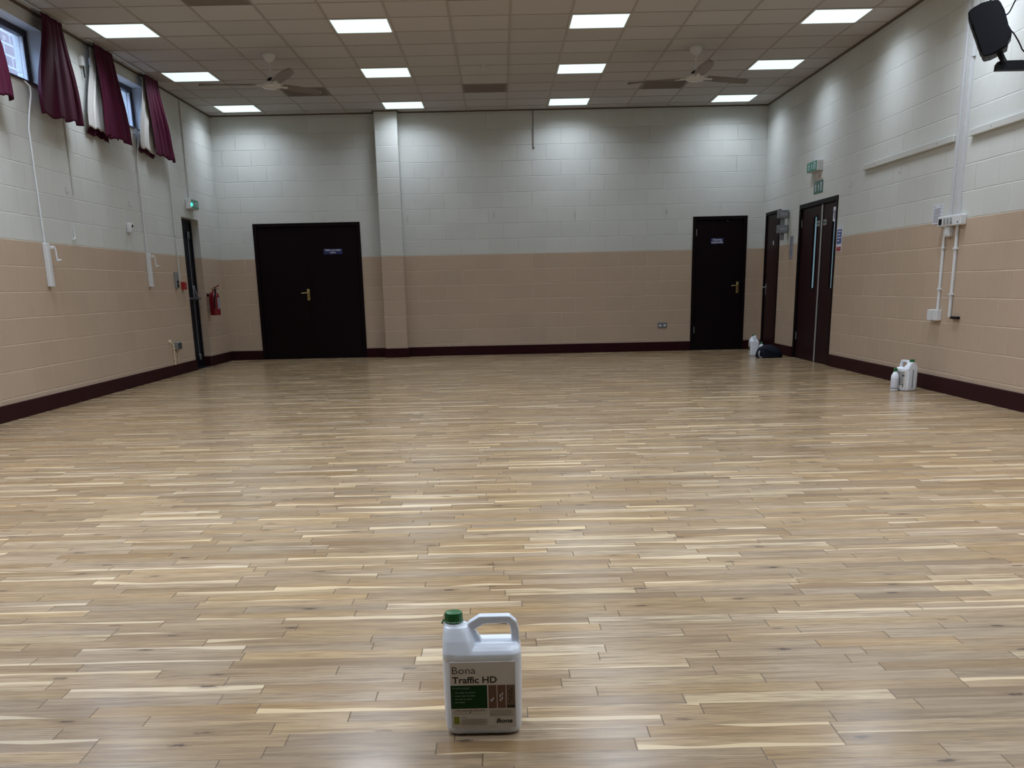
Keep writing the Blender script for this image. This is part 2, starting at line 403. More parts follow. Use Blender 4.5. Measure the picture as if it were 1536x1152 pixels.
# lintel-less backing behind the doorways so no light leaks in
mb = MB(); mb.box((DB1[0]-.1, D+.12, 0), (DB1[1]+.1, D+.2, 2.2)).box((DB2[0]-.1, D+.12, 0), (DB2[1]+.1, D+.2, 2.2))
# skirting
SK, ST = .142, .02
mb = MB(); mb.box((XL, Y0, 0), (XL+ST, DL[0], SK), .004, 1).box((XL, DL[1]-.0, 0), (XL+ST, D, SK), .004, 1)
mb.box((XL-.1, DL[1]-ST, 0), (XL, DL[1], SK), .004, 1)
struct(mb.build('baseboard_left', 'maroon'))
mb = MB(); mb.box((XR-ST, Y0, 0), (XR, D5[0], SK), .004, 1).box((XR-ST, D5[1], 0), (XR, D4[0], SK), .004, 1).box((XR-ST, D4[1], 0), (XR, D, SK), .004, 1)
struct(mb.build('baseboard_right', 'maroon'))
mb = MB()
for a, b in ((XL+ST, DB1[0]), (DB1[1], PX0), (PX1, DB2[0]), (DB2[1], XR-ST)): mb.box((a, D-ST, 0), (b, D, SK), .004, 1)
mb.box((PX0-ST, PY-ST, 0), (PX1+ST, PY, SK), .004, 1).box((PX0-ST, PY, 0), (PX0, D-ST, SK), .004, 1).box((PX1, PY, 0), (PX1+ST, D-ST, SK), .004, 1)
struct(mb.build('baseboard_back', 'maroon'))
# ceiling grid bars and dark strips standing in for the perimeter shadow gap
mb = MB(); x = -4.033
while x < XR:
    mb.box((x-.012, Y0, H-.005), (x+.012, D, H+.002)); x += .6
struct(mb.build('trim_1', 'bar'))
mb = MB(); y = 11.485-.6*21
while y < D:
    if y > Y0: mb.box((XL, y-.010, H-.004), (XR, y+.010, H+.002))
    y += .6
struct(mb.build('trim_2', 'bar'))
mb = MB(); e = .018
mb.box((XL, Y0, H-e), (XL+.022, D, H)).box((XR-.022, Y0, H-e), (XR, D, H)).box((XL, D-.022, H-e), (XR, D, H))
mb.box((PX0-.022, PY-.022, H-e), (PX1+.022, PY, H)).box((PX1, PY, H-e), (PX1+.022, D, H)).box((PX0-.022, PY, H-e), (PX0, D, H))
struct(mb.build('trim_shadow_gap', 'edge'))

# ------------------------------------------------------------------ windows
for i, (a, b) in enumerate(WIN):
    xf = XL-.14                                   # inner plane of the frame
    mb = MB(); fw_ = .062
    mb.box((xf-.06, a, WZ0), (xf, b, WZ0+fw_), .004, 1).box((xf-.06, a, WZ1-fw_), (xf, b, WZ1), .004, 1)
    mb.box((xf-.06, a, WZ0+fw_), (xf, a+fw_, WZ1-fw_), .004, 1).box((xf-.06, b-fw_, WZ0+fw_), (xf, b, WZ1-fw_), .004, 1)
    mb.box((xf-.06, (a+b)/2-.04, WZ0+fw_), (xf, (a+b)/2+.04, WZ1-fw_), .004, 1)
    w = struct(mb.build('window_%d' % (i+1), 'frame'))
    mb = MB()
    for p, q in ((a+fw_, (a+b)/2-.04), ((a+b)/2+.04, b-fw_)):
        mb.box((xf-.045, p, WZ0+fw_), (xf-.02, p+.014, WZ1-fw_)).box((xf-.045, q-.022, WZ0+fw_), (xf-.012, q, WZ1-fw_))
        mb.box((xf-.045, p, WZ0+fw_), (xf-.02, q, WZ0+fw_+.014))
    o = mb.build('glazing_bead', 'white', w); o['label'] = 'pale bead around the panes'
    mb = MB()
    mb.box((xf-.036, a+fw_, WZ0+fw_), (xf-.030, b-fw_, WZ1-fw_)); mb.build('pane', 'glass', w)
    # white painted reveal lining, dark sill board
    mb = MB(); e = .004
    mb.box((xf, a, WZ1-e), (XL, b, WZ1)).box((xf, a, WZ0), (XL, a+e, WZ1)).box((xf, b-e, WZ0), (XL, b, WZ1))
    o = mb.build('reveal', 'reveal', w); o['label'] = 'white painted reveal'
    o = MB().box((xf, a-.03, WZ0-.012), (XL+.022, b+.03, WZ0+.006), .004, 1).build('window_sill', 'frame', w)
# building across the way
o = MB().box((XL-2.9, -2, -1), (XL-2.6, 24, 5.0)).build('neighbouring_building', 'brick')
tag(o, 'brick wall of the building seen through the windows', 'building')
o = struct(MB().box((XL-12, -6, -.6), (XL-.28, 26, -.5)).build('ground', 'ground'))

# ------------------------------------------------------------------ doors
def lever(parent, x, z, y, dirn, mtl='brass', L=.105):
    h = MB().box((x-.021, y-.006, z-.085), (x+.021, y, z+.085), .018, 3).build('handle_plate', mtl, parent, smooth=True)
    mb = MB(); mb.tube([(x, y, z+.03), (x, y-.045, z+.03), (x+dirn*.015, y-.055, z+.03), (x+dirn*L, y-.052, z+.026)], [.010, .0095, .0095, .007], 10)
    mb.build('lever', mtl, h, smooth=True)
    MB().box((x-.004, y-.0075, z-.048), (x+.004, y-.005, z-.030), .001).build('keyhole', 'black', h)
def hinge(parent, x, z, y, mtl='mid'):
    MB().box((x-.012, y-.006, z-.05), (x+.012, y, z+.05), .002).build('hinge', mtl, parent)
def door_frame(name, w, h, depth=.1, fw=.055):
    """frame with local origin at bottom centre of the opening"""
    mb = MB()
    mb.box((-w/2, -.010, 0), (-w/2+fw, depth, h), .004, 1).box((w/2-fw, -.010, 0), (w/2, depth, h), .004, 1).box((-w/2+fw, -.010, h-fw), (w/2-fw, depth, h), .004, 1)
    mb.box((-w/2, .075, 0), (w/2, depth, h)).box((-w/2+fw, .01, 0), (w/2-fw, .075, .005))  # unseen back panel and sill strip added to stop outside light leaking in
    o = struct(mb.build(name, 'door'))
    return o
def put(o, side, a):
    loc, rz = {'L': ((XL, a, 0), PI/2), 'R': ((XR, a, 0), -PI/2), 'B': ((a, D, 0), 0)}[side]
    o.location = loc; o.rotation_euler = (0, 0, rz)
# door_1: wide double door in the back wall
w = DB1[1]-DB1[0]; f = door_frame('door_1', w, DB1[2]); put(f, 'B', (DB1[0]+DB1[1])/2)
mid = -2.965-(DB1[0]+DB1[1])/2
leafL = MB().box((-w/2+.058, .022, .006), (mid-.002, .066, DB1[2]-.06), .003, 1).build('door_leaf', 'door', f)
leafR = MB().box((mid+.002, .012, .006), (w/2-.058, .062, DB1[2]-.06), .003, 1).build('door_leaf', 'door', f)
lever(leafL, mid-.055, .985, .022, -1)
MB().box((mid-.022, .004, .006), (mid+.022, .014, DB1[2]-.06), .003, 1).build('meeting_strip', 'door', f)
for z in (.3, 1.75): hinge(leafL, -w/2+.07, z, .022, 'door'); hinge(leafR, w/2-.07, z, .012, 'door')
sx = -2.59-(DB1[0]+DB1[1])/2
pl = MB().box((sx-.145, .008, 1.585), (sx+.145, .012, 1.665), .002).build('sign_plate', 'navyplate', f); pl['label'] = 'small blue sign plate'
text('Table and chair', .040, 'ink', pl, (sx, .0075, 1.634), align='CENTER', bold=.0006)
text('store', .040, 'ink', pl, (sx, .0075, 1.600), align='CENTER', bold=.0006)
# door_2: single door at the right end of the back wall
w = DB2[1]-DB2[0]; f = door_frame('door_2', w, DB2[2]); c = (DB2[0]+DB2[1])/2; put(f, 'B', c)
leaf = MB().box((-w/2+.058, .014, .006), (w/2-.058, .058, DB2[2]-.06), .003, 1).build('door_leaf', 'door', f)
lever(leaf, 3.765-c, .955, .014, -1)
for z in (.315, 1.79): hinge(leaf, -w/2+.055, z, .004, 'mid')
MB().lathe([(.008, 0), (.008, -.006), (.004, -.008)], 12, (3.575-c, .014, 1.955), 'Y').build('door_stud', 'mid', leaf)
sx = 3.42-c
pl = MB().box((sx-.1, .010, 1.615), (sx+.1, .014, 1.70), .002).build('sign_plate', 'navyplate', leaf)
text('Cleaning', .042, 'ink', pl, (sx, .0095, 1.665), align='CENTER', bold=.0006)
text('equipment', .042, 'ink', pl, (sx, .0095, 1.628), align='CENTER', bold=.0006)
# door_3: single flush door in the right wall by the corner
w = D4[1]-D4[0]; f = door_frame('door_3', w, D4[2], fw=.045); c = (D4[0]+D4[1])/2; put(f, 'R', c)
leaf = MB().box((-w/2+.047, .012, .006), (w/2-.047, .056, D4[2]-.05), .003, 1).build('door_leaf', 'door2', f)
lever(leaf, c-16.93, .92, .012, 1, 'mid')
o = MB().box((c-16.59-.02, .008, 1.56), (c-16.59+.02, .0125, 1.62), .002).build('door_number_plate', 'white', leaf); o['label'] = 'tiny white plate'
# door_4: double swing doors in the right wall with narrow glazed slots
w = D5[1]-D5[0]; f = door_frame('door_4', w, D5[2], fw=.06); c = (D5[0]+D5[1])/2; put(f, 'R', c)
def glazed_leaf(x0, x1, g0, g1, y=.020):
    mb = MB(); zb, zt = .94, 1.83
    mb.box((x0, y, .006), (x1, y+.044, zb)).box((x0, y, zt), (x1, y+.044, D5[2]-.062)).box((x0, y, zb), (g0, y+.044, zt)).box((g1, y, zb), (x1, y+.044, zt))
    lf = mb.build('door_leaf', 'door2', f)
    mb = MB(); b = .016
    for p, q, r, t in ((g0-b, g0, zb-b, zt+b), (g1, g1+b, zb-b, zt+b), (g0, g1, zb-b, zb), (g0, g1, zt, zt+b)):
        mb.box((p, y-.008, r), (q, y, t), .002, 1)
    mb.build('glazing_bead', 'door', lf)
    o = MB().box((g0, y+.016, zb), (g1, y+.022, zt)).build('vision_panel', 'visionglass', lf); o['label'] = 'narrow pale glass slot'
    return lf
xm = c-14.155
lfar = glazed_leaf(-w/2+.062, xm-.012, c-14.53, c-14.385)
lnear = glazed_leaf(xm+.012, w/2-.062, c-13.71, c-13.565)
o = MB().box((xm-.024, .006, .006), (xm+.024, .016, D5[2]-.062), .003, 1).build('meeting_strip', 'alu', f); o['label'] = 'pale metal meeting strip'
for lf, x in ((lfar, -w/2+.075), (lnear, w/2-.075)):
    for z in (.3, 1.78): hinge(lf, x, z, .018, 'mid')
for lf, xa in ((lfar, c-14.32), (lnear, c-14.04)):
    o = MB().box((xa-.065, .014, 1.705), (xa+.065, .0195, 1.775), .002).build('door_sign', 'mid', lf)
    MB().box((xa-.05, .0125, 1.733), (xa+.03, .014, 1.750)).build('sign_print', 'dark_ink', o)
o = MB().box((c-13.70, .0125, 1.83-.10), (c-13.58, .0195, 1.90), .002).build('door_notice', 'paper', lnear)
MB().box((c-13.67, .0115, 1.76), (c-13.61, .0125, 1.86)).build('notice_print', 'greyp', o)
# door_5: recessed fire exit door in the left wall
w = DL[1]-DL[0]; c = (DL[0]+DL[1])/2
mb = MB(); fwd = .05
mb.box((-w/2, .10, 0), (-w/2+fwd, .16, DL[2]), .003, 1).box((w/2-fwd, .10, 0), (w/2, .16, DL[2]), .003, 1).box((-w/2+fwd, .10, DL[2]-fwd), (w/2-fwd, .16, DL[2]), .003, 1)
mb.box((-w/2, .0, -.0), (w/2, .16, .012))
f = struct(mb.build('door_5', 'fire')); put(f, 'L', c)
leaf = MB().box((-w/2+fwd, .118, .012), (w/2-fwd, .158, DL[2]-fwd), .002, 1).build('door_leaf', 'fire', f)
xb = 15.80-c
pb = MB().box((xb-.014, .104, .12), (xb+.014, .118, 1.86), .003).build('panic_bar', 'steel', leaf); pb['label'] = 'grey vertical panic bar'
MB().box((xb-.04, .085, 1.79), (xb+.04, .118, 1.89), .012, 3).build('bolt_case', 'steel', pb, smooth=True)
MB().box((xb-.04, .085, .10), (xb+.04, .118, .19), .012, 3).build('bolt_case', 'steel', pb, smooth=True)
mb = MB(); mb.box((xb-.045, .080, .97), (xb+.045, .118, 1.15), .018, 3)
mb.prism([(.118, 1.11), (.080, 1.10), (.035, .975), (.045, .955), (.118, .96)], xb-.035, xb+.035, 'YZ')
mb.box((-w/2+.08, .035, .955), (w/2-.08, .06, .985), .008, 2); mb.build('push_pad', 'steel', pb, smooth=True)

# ------------------------------------------------------------------ ceiling lights, lamps
LX = [-3.733, -1.333, 1.067, 3.467]; LY = [16.585, 14.185, 11.785, 9.385, 6.985, 4.585, 2.185]
colname = ['leftmost column', 'second column from the left', 'third column from the left', 'rightmost column']
rowname = ['nearest the back wall', 'middle of the three rows', 'nearest the camera']
def make_light():
    t = thing('ceiling_light', '', 'light')
    a, b = .2985, .2808
    mb = MB()
    for p, q, r, s_ in ((-a, -b, -a, a), (b, a, -a, a), (-b, b, -a, -b), (-b, b, b, a)): mb.box((p, r, -.010), (q, s_, .004), .002, 1)
    mb.build('frame', 'cream', t)
    mb = MB(); n = 6; pts = []
    for cx_, cy_, a0 in ((b-.02, b-.02, 0), (-b+.02, b-.02, PI/2), (-b+.02, -b+.02, PI), (b-.02, -b+.02, 1.5*PI)):
        for k in range(n+1): pts.append((cx_+.02*math.cos(a0+k*PI/2/n), cy_+.02*math.sin(a0+k*PI/2/n)))
    mb.prism(pts, -.008, -.004, 'XY'); mb.build('diffuser', 'diffuser', t)
    return t
proto = make_light(); first = True
for j, y in enumerate(LY):
    for i, x in enumerate(LX):
        if j <= 2:
            t = proto if first else copy_tree(proto); first = False
            t.location = (x, y, H)
            t['label'] = 'square glowing ceiling light panel, %s, row %s' % (colname[i], rowname[j])
            t['group'] = 'lit panels in the ceiling'
        else:
            t = copy_tree(proto); t.location = (x, y, H); t['group'] = 'lit panels nearer than the frame'
            t['label'] = 'square glowing ceiling light panel above the near end of the hall'
        L = bpy.data.lights.new('panel_lamp', 'AREA'); L.shape = 'SQUARE'; L.size = .54
        L.energy = (11.0, 10.5, 12.5, 26., 33., 38., 18.)[j]
        L.color = (.80, .88, 1.0); L.spread = math.radians(146 if j < 5 else 128)
        lo = bpy.data.objects.new('panel_lamp', L); COL.objects.link(lo); lo.location = (x, y, H-.012)

# vents
def make_vent():
    t = thing('ceiling_vent', '', 'vent'); mb = MB(); a = .298; b = .265
    for p, q, r, s_ in ((-a, -b, -a, a), (b, a, -a, a), (-b, b, -a, -b), (-b, b, b, a)): mb.box((p, r, -.009), (q, s_, .002), .002, 1)
    mb.build('frame', 'vent', t)
    MB().box((-b, -b, -.001), (b, b, .002)).build('backing', 'ventb', t)
    mb = MB(); k = -b+.02
    while k < b-.01:
        mb.prism([(k, -.002), (k+.018, -.009), (k+.020, -.008), (k+.002, -.001)], -b, b, 'YZ'); k += .024
    mb.build('slat', 'vent', t); return t
pv = make_vent(); first = True
for x, y, lab in ((-2.533, 15.385, 'dark square ceiling vent behind the left ceiling fan'), (-.133, 15.385, 'dark square ceiling vent in the middle, nearest the back wall'),
                  (2.267, 15.385, 'dark square ceiling vent beside the right ceiling fan'), (-2.533, 10.585, 'dark square ceiling vent cut by the top edge on the left'),
                  (-.133, 10.585, 'dark square ceiling vent cut by the top edge in the middle')):
    t = pv if first else copy_tree(pv); first = False; t.location = (x, y, H); t['label'] = lab; t['group'] = 'ceiling vents'

# ceiling fans
def make_fan(x, y, angs, lab):
    t = thing('ceiling_fan', lab, 'fan', (x, y, H), 0, 'ceiling fans')
    MB().lathe([(.075, 0), (.078, -.012), (.062, -.05), (.030, -.085), (.018, -.09)], 28).build('canopy', 'fanw', t, smooth=True)
    MB().lathe([(.012, -.085), (.012, -0.2850)], 16).build('rod', 'fanw', t, smooth=True)
    MB().lathe([(.020, -0.2400), (.044, -0.2600), (.046, -0.2750), (.020, -0.2770)], 24).build('rod_cover', 'black', t, smooth=True)
    MB().lathe([(.02, -0.2770), (.07, -0.2820), (.105, -0.2970), (.113, -0.3170), (.108, -0.3350), (.09, -0.3470), (.05, -0.3570), (.001, -0.3590)], 36).build('motor_housing', 'fanw', t, smooth=True)
    for a in angs:
        a = math.radians(a); n = 12; mb = MB(); top = []; bot = []
        L0, L1 = .17, .82
        for side in (1, -1):
            rng = range(n+1) if side == 1 else range(n, -1, -1)
            for k in rng:
                s_ = k/n; rr_ = L0+(L1-L0)*s_
                wd = .048+.022*math.sin(PI*min(1, s_*1.05))-.012*s_
                if k == n: wd *= .55
                yy = side*wd; z = -.310+.012*s_-side*.014
                top.append((rr_, yy, z+.004)); bot.append((rr_, yy, z-.004))
        R = Matrix.Rotation(a, 4, 'Z')
        T = [mb.b.verts.new(R @ Vector(p)) for p in top]; Bv = [mb.b.verts.new(R @ Vector(p)) for p in bot]
        N = len(T)
        # strips across the blade so that faces stay well shaped
        for k in range(n):
            i0, i1, j0, j1 = k, k+1, N-1-k, N-2-k
            mb.b.faces.new((T[i0], T[i1], T[j1], T[j0])); mb.b.faces.new((Bv[j0], Bv[j1], Bv[i1], Bv[i0]))
        for k in range(N): mb.b.faces.new((T[k], Bv[k], Bv[(k+1) % N], T[(k+1) % N]))
        bl = mb.build('blade', 'fanb', t)
        mb = MB(); mb.tube([R @ Vector((.09, 0, -0.3170)), R @ Vector((.14, 0, -0.3170)), R @ Vector((.24, 0, -0.3110))], [.014, .012, .016], 8, sx=1.6)
        mb.build('blade_arm', 'fanw', bl, smooth=True)
make_fan(-2.53, 13.03, (180, 57, -63), 'three-blade white ceiling fan on the left side of the ceiling')
make_fan(2.29, 13.12, (-88, 32, 152), 'three-blade white ceiling fan on the right side of the ceiling')
t = thing('smoke_detector', 'small round white smoke detector on the middle of the ceiling', 'detector', (-.133, 13.9, H))
MB().lathe([(.05, 0), (.052, -.012), (.045, -.022)], 24).build('base', 'cream', t, smooth=True)
MB().lathe([(.036, -.022), (.036, -.036), (.022, -.046), (.001, -.047)], 24).build('sensor_head', 'cream', t, smooth=True)

# ------------------------------------------------------------------ curtains
def smst(s): return s*s*(3-2*s)
def curtain_mesh(name, mtl, parent, yt0, yt1, yb0, yb1, zt, zb, x0, folds, amp, ph, flare=.03, gather=.10):
    b = bmesh.new(); nu, nv = 96, 36; G = []
    for j in range(nv+1):
        s = j/nv; z = zt+(zb-zt)*s; row = []
        for i in range(nu+1):
            u = i/nu
            q = smst(min(1, s*1.05))
            y = (yt0+(yt1-yt0)*u)*(1-q)+(yb0+(yb1-yb0)*u)*q if s > .06 else yt0+(yt1-yt0)*u
            q2 = min(1, max(0, (s-gather*.6)/.5))
            A = amp*(.45+.75*q2)
            uw = u+.07*math.sin(5.3*u+ph*3)+.03*math.sin(13.*u+ph); wv = math.sin(2*PI*folds*uw+ph+.9*math.sin(2.6*s+ph+4*u))*(.7+.3*math.sin(7*u+ph))+.30*math.sin(2*PI*folds*2.3*uw+ph*2+2.2*s)
            if s < gather: wv = .55*wv+.5*math.sin(2*PI*folds*3*u)*(1-s/gather)
            x = x0+A*wv+flare*s
            y += .012*math.cos(2*PI*folds*u+ph)*q2
            zz = z-(.012*math.sin(2*PI*folds*u+1.+ph)+.010*math.sin(5.*u+ph))*s
            row.append(b.verts.new((x, y, zz)))
        G.append(row)
    for j in range(nv):
        for i in range(nu): b.faces.new((G[j][i], G[j][i+1], G[j+1][i+1], G[j+1][i]))
    m_ = MB(); m_.b.free(); m_.b = b
    o = m_.build(name, mtl, parent, smooth=80, weld=False)
    md = o.modifiers.new('th', 'SOLIDIFY'); md.thickness = .004; md.offset = 0
    return o
CX0 = XL+.115
def curtain(yt0, yt1, yb0, yb1, zt, zb, ph, lab, lin_=None, folds=4):
    t = thing('curtain', lab, 'curtain', (0, 0, 0), 0, 'maroon curtains')
    curtain_mesh('curtain_cloth', 'cur', t, yt0, yt1, yb0, yb1, zt, zb, CX0, folds, .026, ph)
    if lin_:
        o = curtain_mesh('lining', 'lining', t, lin_[0], lin_[1], lin_[2], lin_[3], zt-.03, zb+lin_[4], CX0-.050, 3, .014, ph+1, .012)
        o['label'] = 'cream lining showing behind the near edge'
        curtain_mesh('turned_edge', 'cur', t, lin_[0], lin_[1], lin_[2]+.03, lin_[3]+.1, zb+.16, zb-.01, CX0-.088, 3, .010, ph+1, .008)
    return t
curtain(10.90, 11.37, 10.55, 11.58, 3.585, 2.68, .4, 'maroon curtain hanging at the far end of the nearest window', None, 3.4)
curtain(12.20, 12.77, 12.19, 12.97, 3.585, 2.68, 1.7, 'maroon curtain at the near end of the far window, pale lining showing', (12.24, 12.6, 11.95, 12.50, .055))
curtain(13.88, 14.40, 13.98, 14.68, 3.590, 2.69, 2.9, 'maroon curtain at the far end of the far window, farthest of all', (13.90, 14.3, 13.55, 14.10, .03))
curtain(9.16, 9.72, 9.10, 9.95, 3.585, 2.68, .9, 'maroon curtain cut off by the left edge of the photo', (9.20, 9.6, 8.95, 9.45, .05))
for i, (a, b) in enumerate(((9.05, 11.45), (12.05, 14.45))):
    mb = MB(); mb.box((CX0-.012, a, 3.588), (CX0+.012, b, H-.018), .002)
    t = mb.build('curtain_rail', 'cream')
    tag(t, ['white curtain track above the nearest window', 'white curtain track above the far window'][i], 'curtain track', 'curtain tracks')
t = wall_thing('L', 12.08, 3.36, 'junction_box', 'small white box with black tail high on the wall between the curtains', 'box')
MB().box((-.035, -.04, -.02), (.035, 0, .075), .006).build('case', 'white', t)
MB().tube([(.0, -.03, -.02), (.005, -.03, -.06), (.01, -.03, -.13)], .007, 8).build('cable_tail', 'black', t)

# ------------------------------------------------------------------ left wall fittings
def winder(y, ztop, lab, n):
    t = wall_thing('L', y, 1.13, 'window_winder', lab, 'window winder', 'white window winders')
    MB().box((-.036, -.045, 0), (.036, 0, .40), .006).build('gear_box', 'white', t)
    cr = MB(); cr.box((.03, -.075, .345), (.085, -.045, .375), .005).tube([(.075, -.06, .36), (.078, -.075, .35), (.082, -.078, .25)], .008, 8)
    c_ = cr.build('crank', 'white', t, smooth=True)
    MB().tube([(.078, -.08, .245), (.15, -.085, .245)], .010, 8).build('crank_grip', 'white', c_, smooth=True)
    cb = MB()
    cb.tube([(.04, -.005, ztop-1.13+.02), (.08, -.045, ztop-1.13-.03), (.09, -.04, ztop-1.13-.10), (.05, -.02, ztop-1.13-.25), (0, -.014, ztop-1.13-.40), (-.002, -.014, ztop-1.13-.8), (0, -.014, .40)], .0085, 8)
    cb.build('drive_cable', 'white', t, smooth=True)
winder(10.52, 2.93, 'white window winder box with crank and cable under the nearest window', 0)
winder(13.53, 2.93, 'white window winder box with crank and cable under the far window', 1)
def pipe(side, a, z0, z1, lab, r=.010, mtl='cream', name='conduit', grp='surface conduits'):
    t = wall_thing(side, a, z0, name, lab, 'conduit', grp)
    MB().tube([(0, -r*.9, 0), (0, -r*.9, z1-z0)], r, 10).build('pipe', mtl, t, smooth=True)
    for z in ((z1-z0)*.25, (z1-z0)*.75): MB().box((-r*1.6, -r*2.1, z-.008), (r*1.6, 0, z+.008), .002).build('clip', mtl, t)
    return t
pipe('L', 11.42, 2.03, 3.58, 'thin vertical conduit on left wall coming down from behind the nearest full curtain', .008)
pipe('L', 14.80, 1.19, 3.58, 'thin vertical conduit running down to the red call point')
pipe('L', 15.64, 2.30, 3.58, 'thin vertical conduit dropping to the green exit light', .009)
pipe('L', 14.18, .142, .415, 'short cream conduit rising from the left baseboard', .014, 'beige')
pipe('L', 14.36, .142, .33, 'short dark-edged conduit below the grey socket on left wall', .008, 'beige')
t = wall_thing('L', 14.06, .44, 'wall_stud', 'round beige knob on the left wall above the short conduit', 'knob'); MB().lathe([(.028, 0), (.028, -.018), (.015, -.03)], 16, (0, 0, 0), 'Y').build('knob_body', 'beige', t, smooth=True)
t = wall_thing('L', 14.36, .38, 'power_socket', 'grey metal socket low on the left wall near the fire exit', 'socket')
MB().box((-.10, -.045, -.05), (.10, 0, .045), .006).build('back_box', 'mid', t)
MB().box((-.085, -.049, -.04), (.085, -.045, .035), .003).build('face_plate', 'steel', t)
t = wall_thing('L', 12.97, 1.79, 'motion_sensor', 'small white wall sensor with dark lens on left wall', 'sensor')
MB().box((-.045, -.05, -.055), (.045, 0, .055), .012, 3).build('case', 'white', t, smooth=True)
MB().lathe([(.017, -.05), (.015, -.058), (.001, -.060)], 16, (.012, 0, .02), 'Y').build('lens', 'black', t, smooth=True)
t = wall_thing('L', 14.91, 1.145, 'fire_call_point', 'red square fire alarm call point beside the fire exit', 'call point')
MB().box((-.055, -.05, -.05), (.055, 0, .05), .006).build('case', 'callred', t)
MB().box((-.03, -.052, -.028), (.03, -.05, .026), .002).build('break_glass', 'redp', t)
t = wall_thing('L', 14.62, 1.21, 'wall_switch', 'tall grey switch box left of the red call point', 'switch')
MB().box((-.05, -.03, -.10), (.05, 0, .11), .006).build('case', 'mid', t)
MB().box((-.028, -.038, -.085), (.028, -.03, -.045), .003).build('rocker', 'black', t); MB().box((-.028, -.038, -.03), (.028, -.03, .0), .003).build('rocker', 'black', t)
# emergency exit light above the fire exit
def man(mb, cx, cz, s, y0, y1):
    """running figure pictogram"""
    def q(pts): mb.prism([(cx+a*s, cz+b*s) for a, b in pts], y0, y1)
    q([(.00+.09*math.cos(k*PI/4), .42+.09*math.sin(k*PI/4)) for k in range(8)])
    q([(-.10, .30), (.10, .30), (.06, -.05), (-.10, -.05)]); q([(-.10, -.05), (.0, -.05), (-.22, -.42), (-.34, -.42)])
    q([(.0, -.02), (.08, -.05), (.26, -.2), (.22, -.45), (.12, -.45), (.14, -.24)]); q([(-.08, .30), (-.30, .12), (-.25, .06), (-.04, .20)])
    q([(.08, .28), (.30, .10), (.26, .05), (.05, .18)])
def sign_face(parent, w, h, y, inkm='ink'):
    mb = MB(); man(mb, -w*.30, 0, h*.86, y-.0012, y); mb.build('running_figure', inkm, parent); a = h*.30
    MB().prism([(w*.03-a*.5, 0), (w*.03, a), (w*.03+a*.5, 0), (w*.03+a*.2, 0), (w*.03+a*.2, -a), (w*.03-a*.2, -a), (w*.03-a*.2, 0)], y-.0012, y).build('arrow', inkm, parent)
    MB().prism([(w*.24, -h*.36), (w*.24, h*.36), (w*.42, h*.36), (w*.42, -h*.36), (w*.38, -h*.36), (w*.38, h*.28), (w*.28, h*.28), (w*.28, -h*.36)], y-.0012, y).build('doorway_symbol', inkm, parent)
t = wall_thing('L', 15.66, 2.235, 'emergency_exit_light', 'green illuminated exit light over the left fire exit', 'exit sign', 'exit signs')
MB().box((-.19, -.075, -.065), (.19, 0, .065), .008).build('case', 'white', t)
g = MB().box((-.15, -.080, -.055), (.185, -.075, .06), .003).build('sign_face', 'green_sign', t); sign_face(g, .30, .10, -.080)
mb = MB(); mb.lathe([(.024, 0), (.022, -.012), (.012, -.02), (.001, -.022)], 20, (-.165, -.072, -.01), 'Y'); mb.build('indicator_lamp', 'green_led', t, smooth=True)
# wall fixture: fire extinguisher by the back corner
t = wall_thing('L', 16.12, .725, 'fire_extinguisher', 'red fire extinguisher hung on left wall by the back corner', 'fire extinguisher')
MB().lathe([(.060, 0), (.072, .004), (.076, .02), (.076, .265), (.068, .30), (.045, .328), (.022, .34), (.020, .352)], 36, (0, -.10, 0)).build('cylinder', 'red', t, smooth=True)
mb = MB(); cy = -.10
for k in range(16):
    a0, a1 = -.9+k*.1, -.9+(k+1)*.1
    r1 = .0768
    vs = [mb.b.verts.new((r1*math.sin(a)*-1, cy-r1*math.cos(a), z)) for a, z in ((a0, .09), (a1, .09), (a1, .25), (a0, .25))]
    mb.b.faces.new(vs)
lb = mb.build('label', 'greyp', t); lb.rotation_euler = (0, 0, 0)
hd = MB().lathe([(.02, .35), (.02, .375), (.012, .38)], 16, (0, -.10, 0)).build('valve', 'brass', t, smooth=True)
mb = MB(); mb.box((-.012, -.18, .372), (.012, -.07, .380), .002); mb.tube([(0, -.10, .385), (0, -.15, .405), (0, -.19, .43)], .008, 8); mb.build('operating_lever', 'red', hd, smooth=True)
MB().tube([(0, -.12, .365), (-.05, -.15, .37), (-.085, -.15, .33), (-.092, -.13, .22), (-.088, -.115, .10)], .010, 10).build('hose', 'rubber', t, smooth=True)
MB().box((-.018, -.03, .27), (.018, 0, .31), .004).build('wall_bracket', 'black', t)
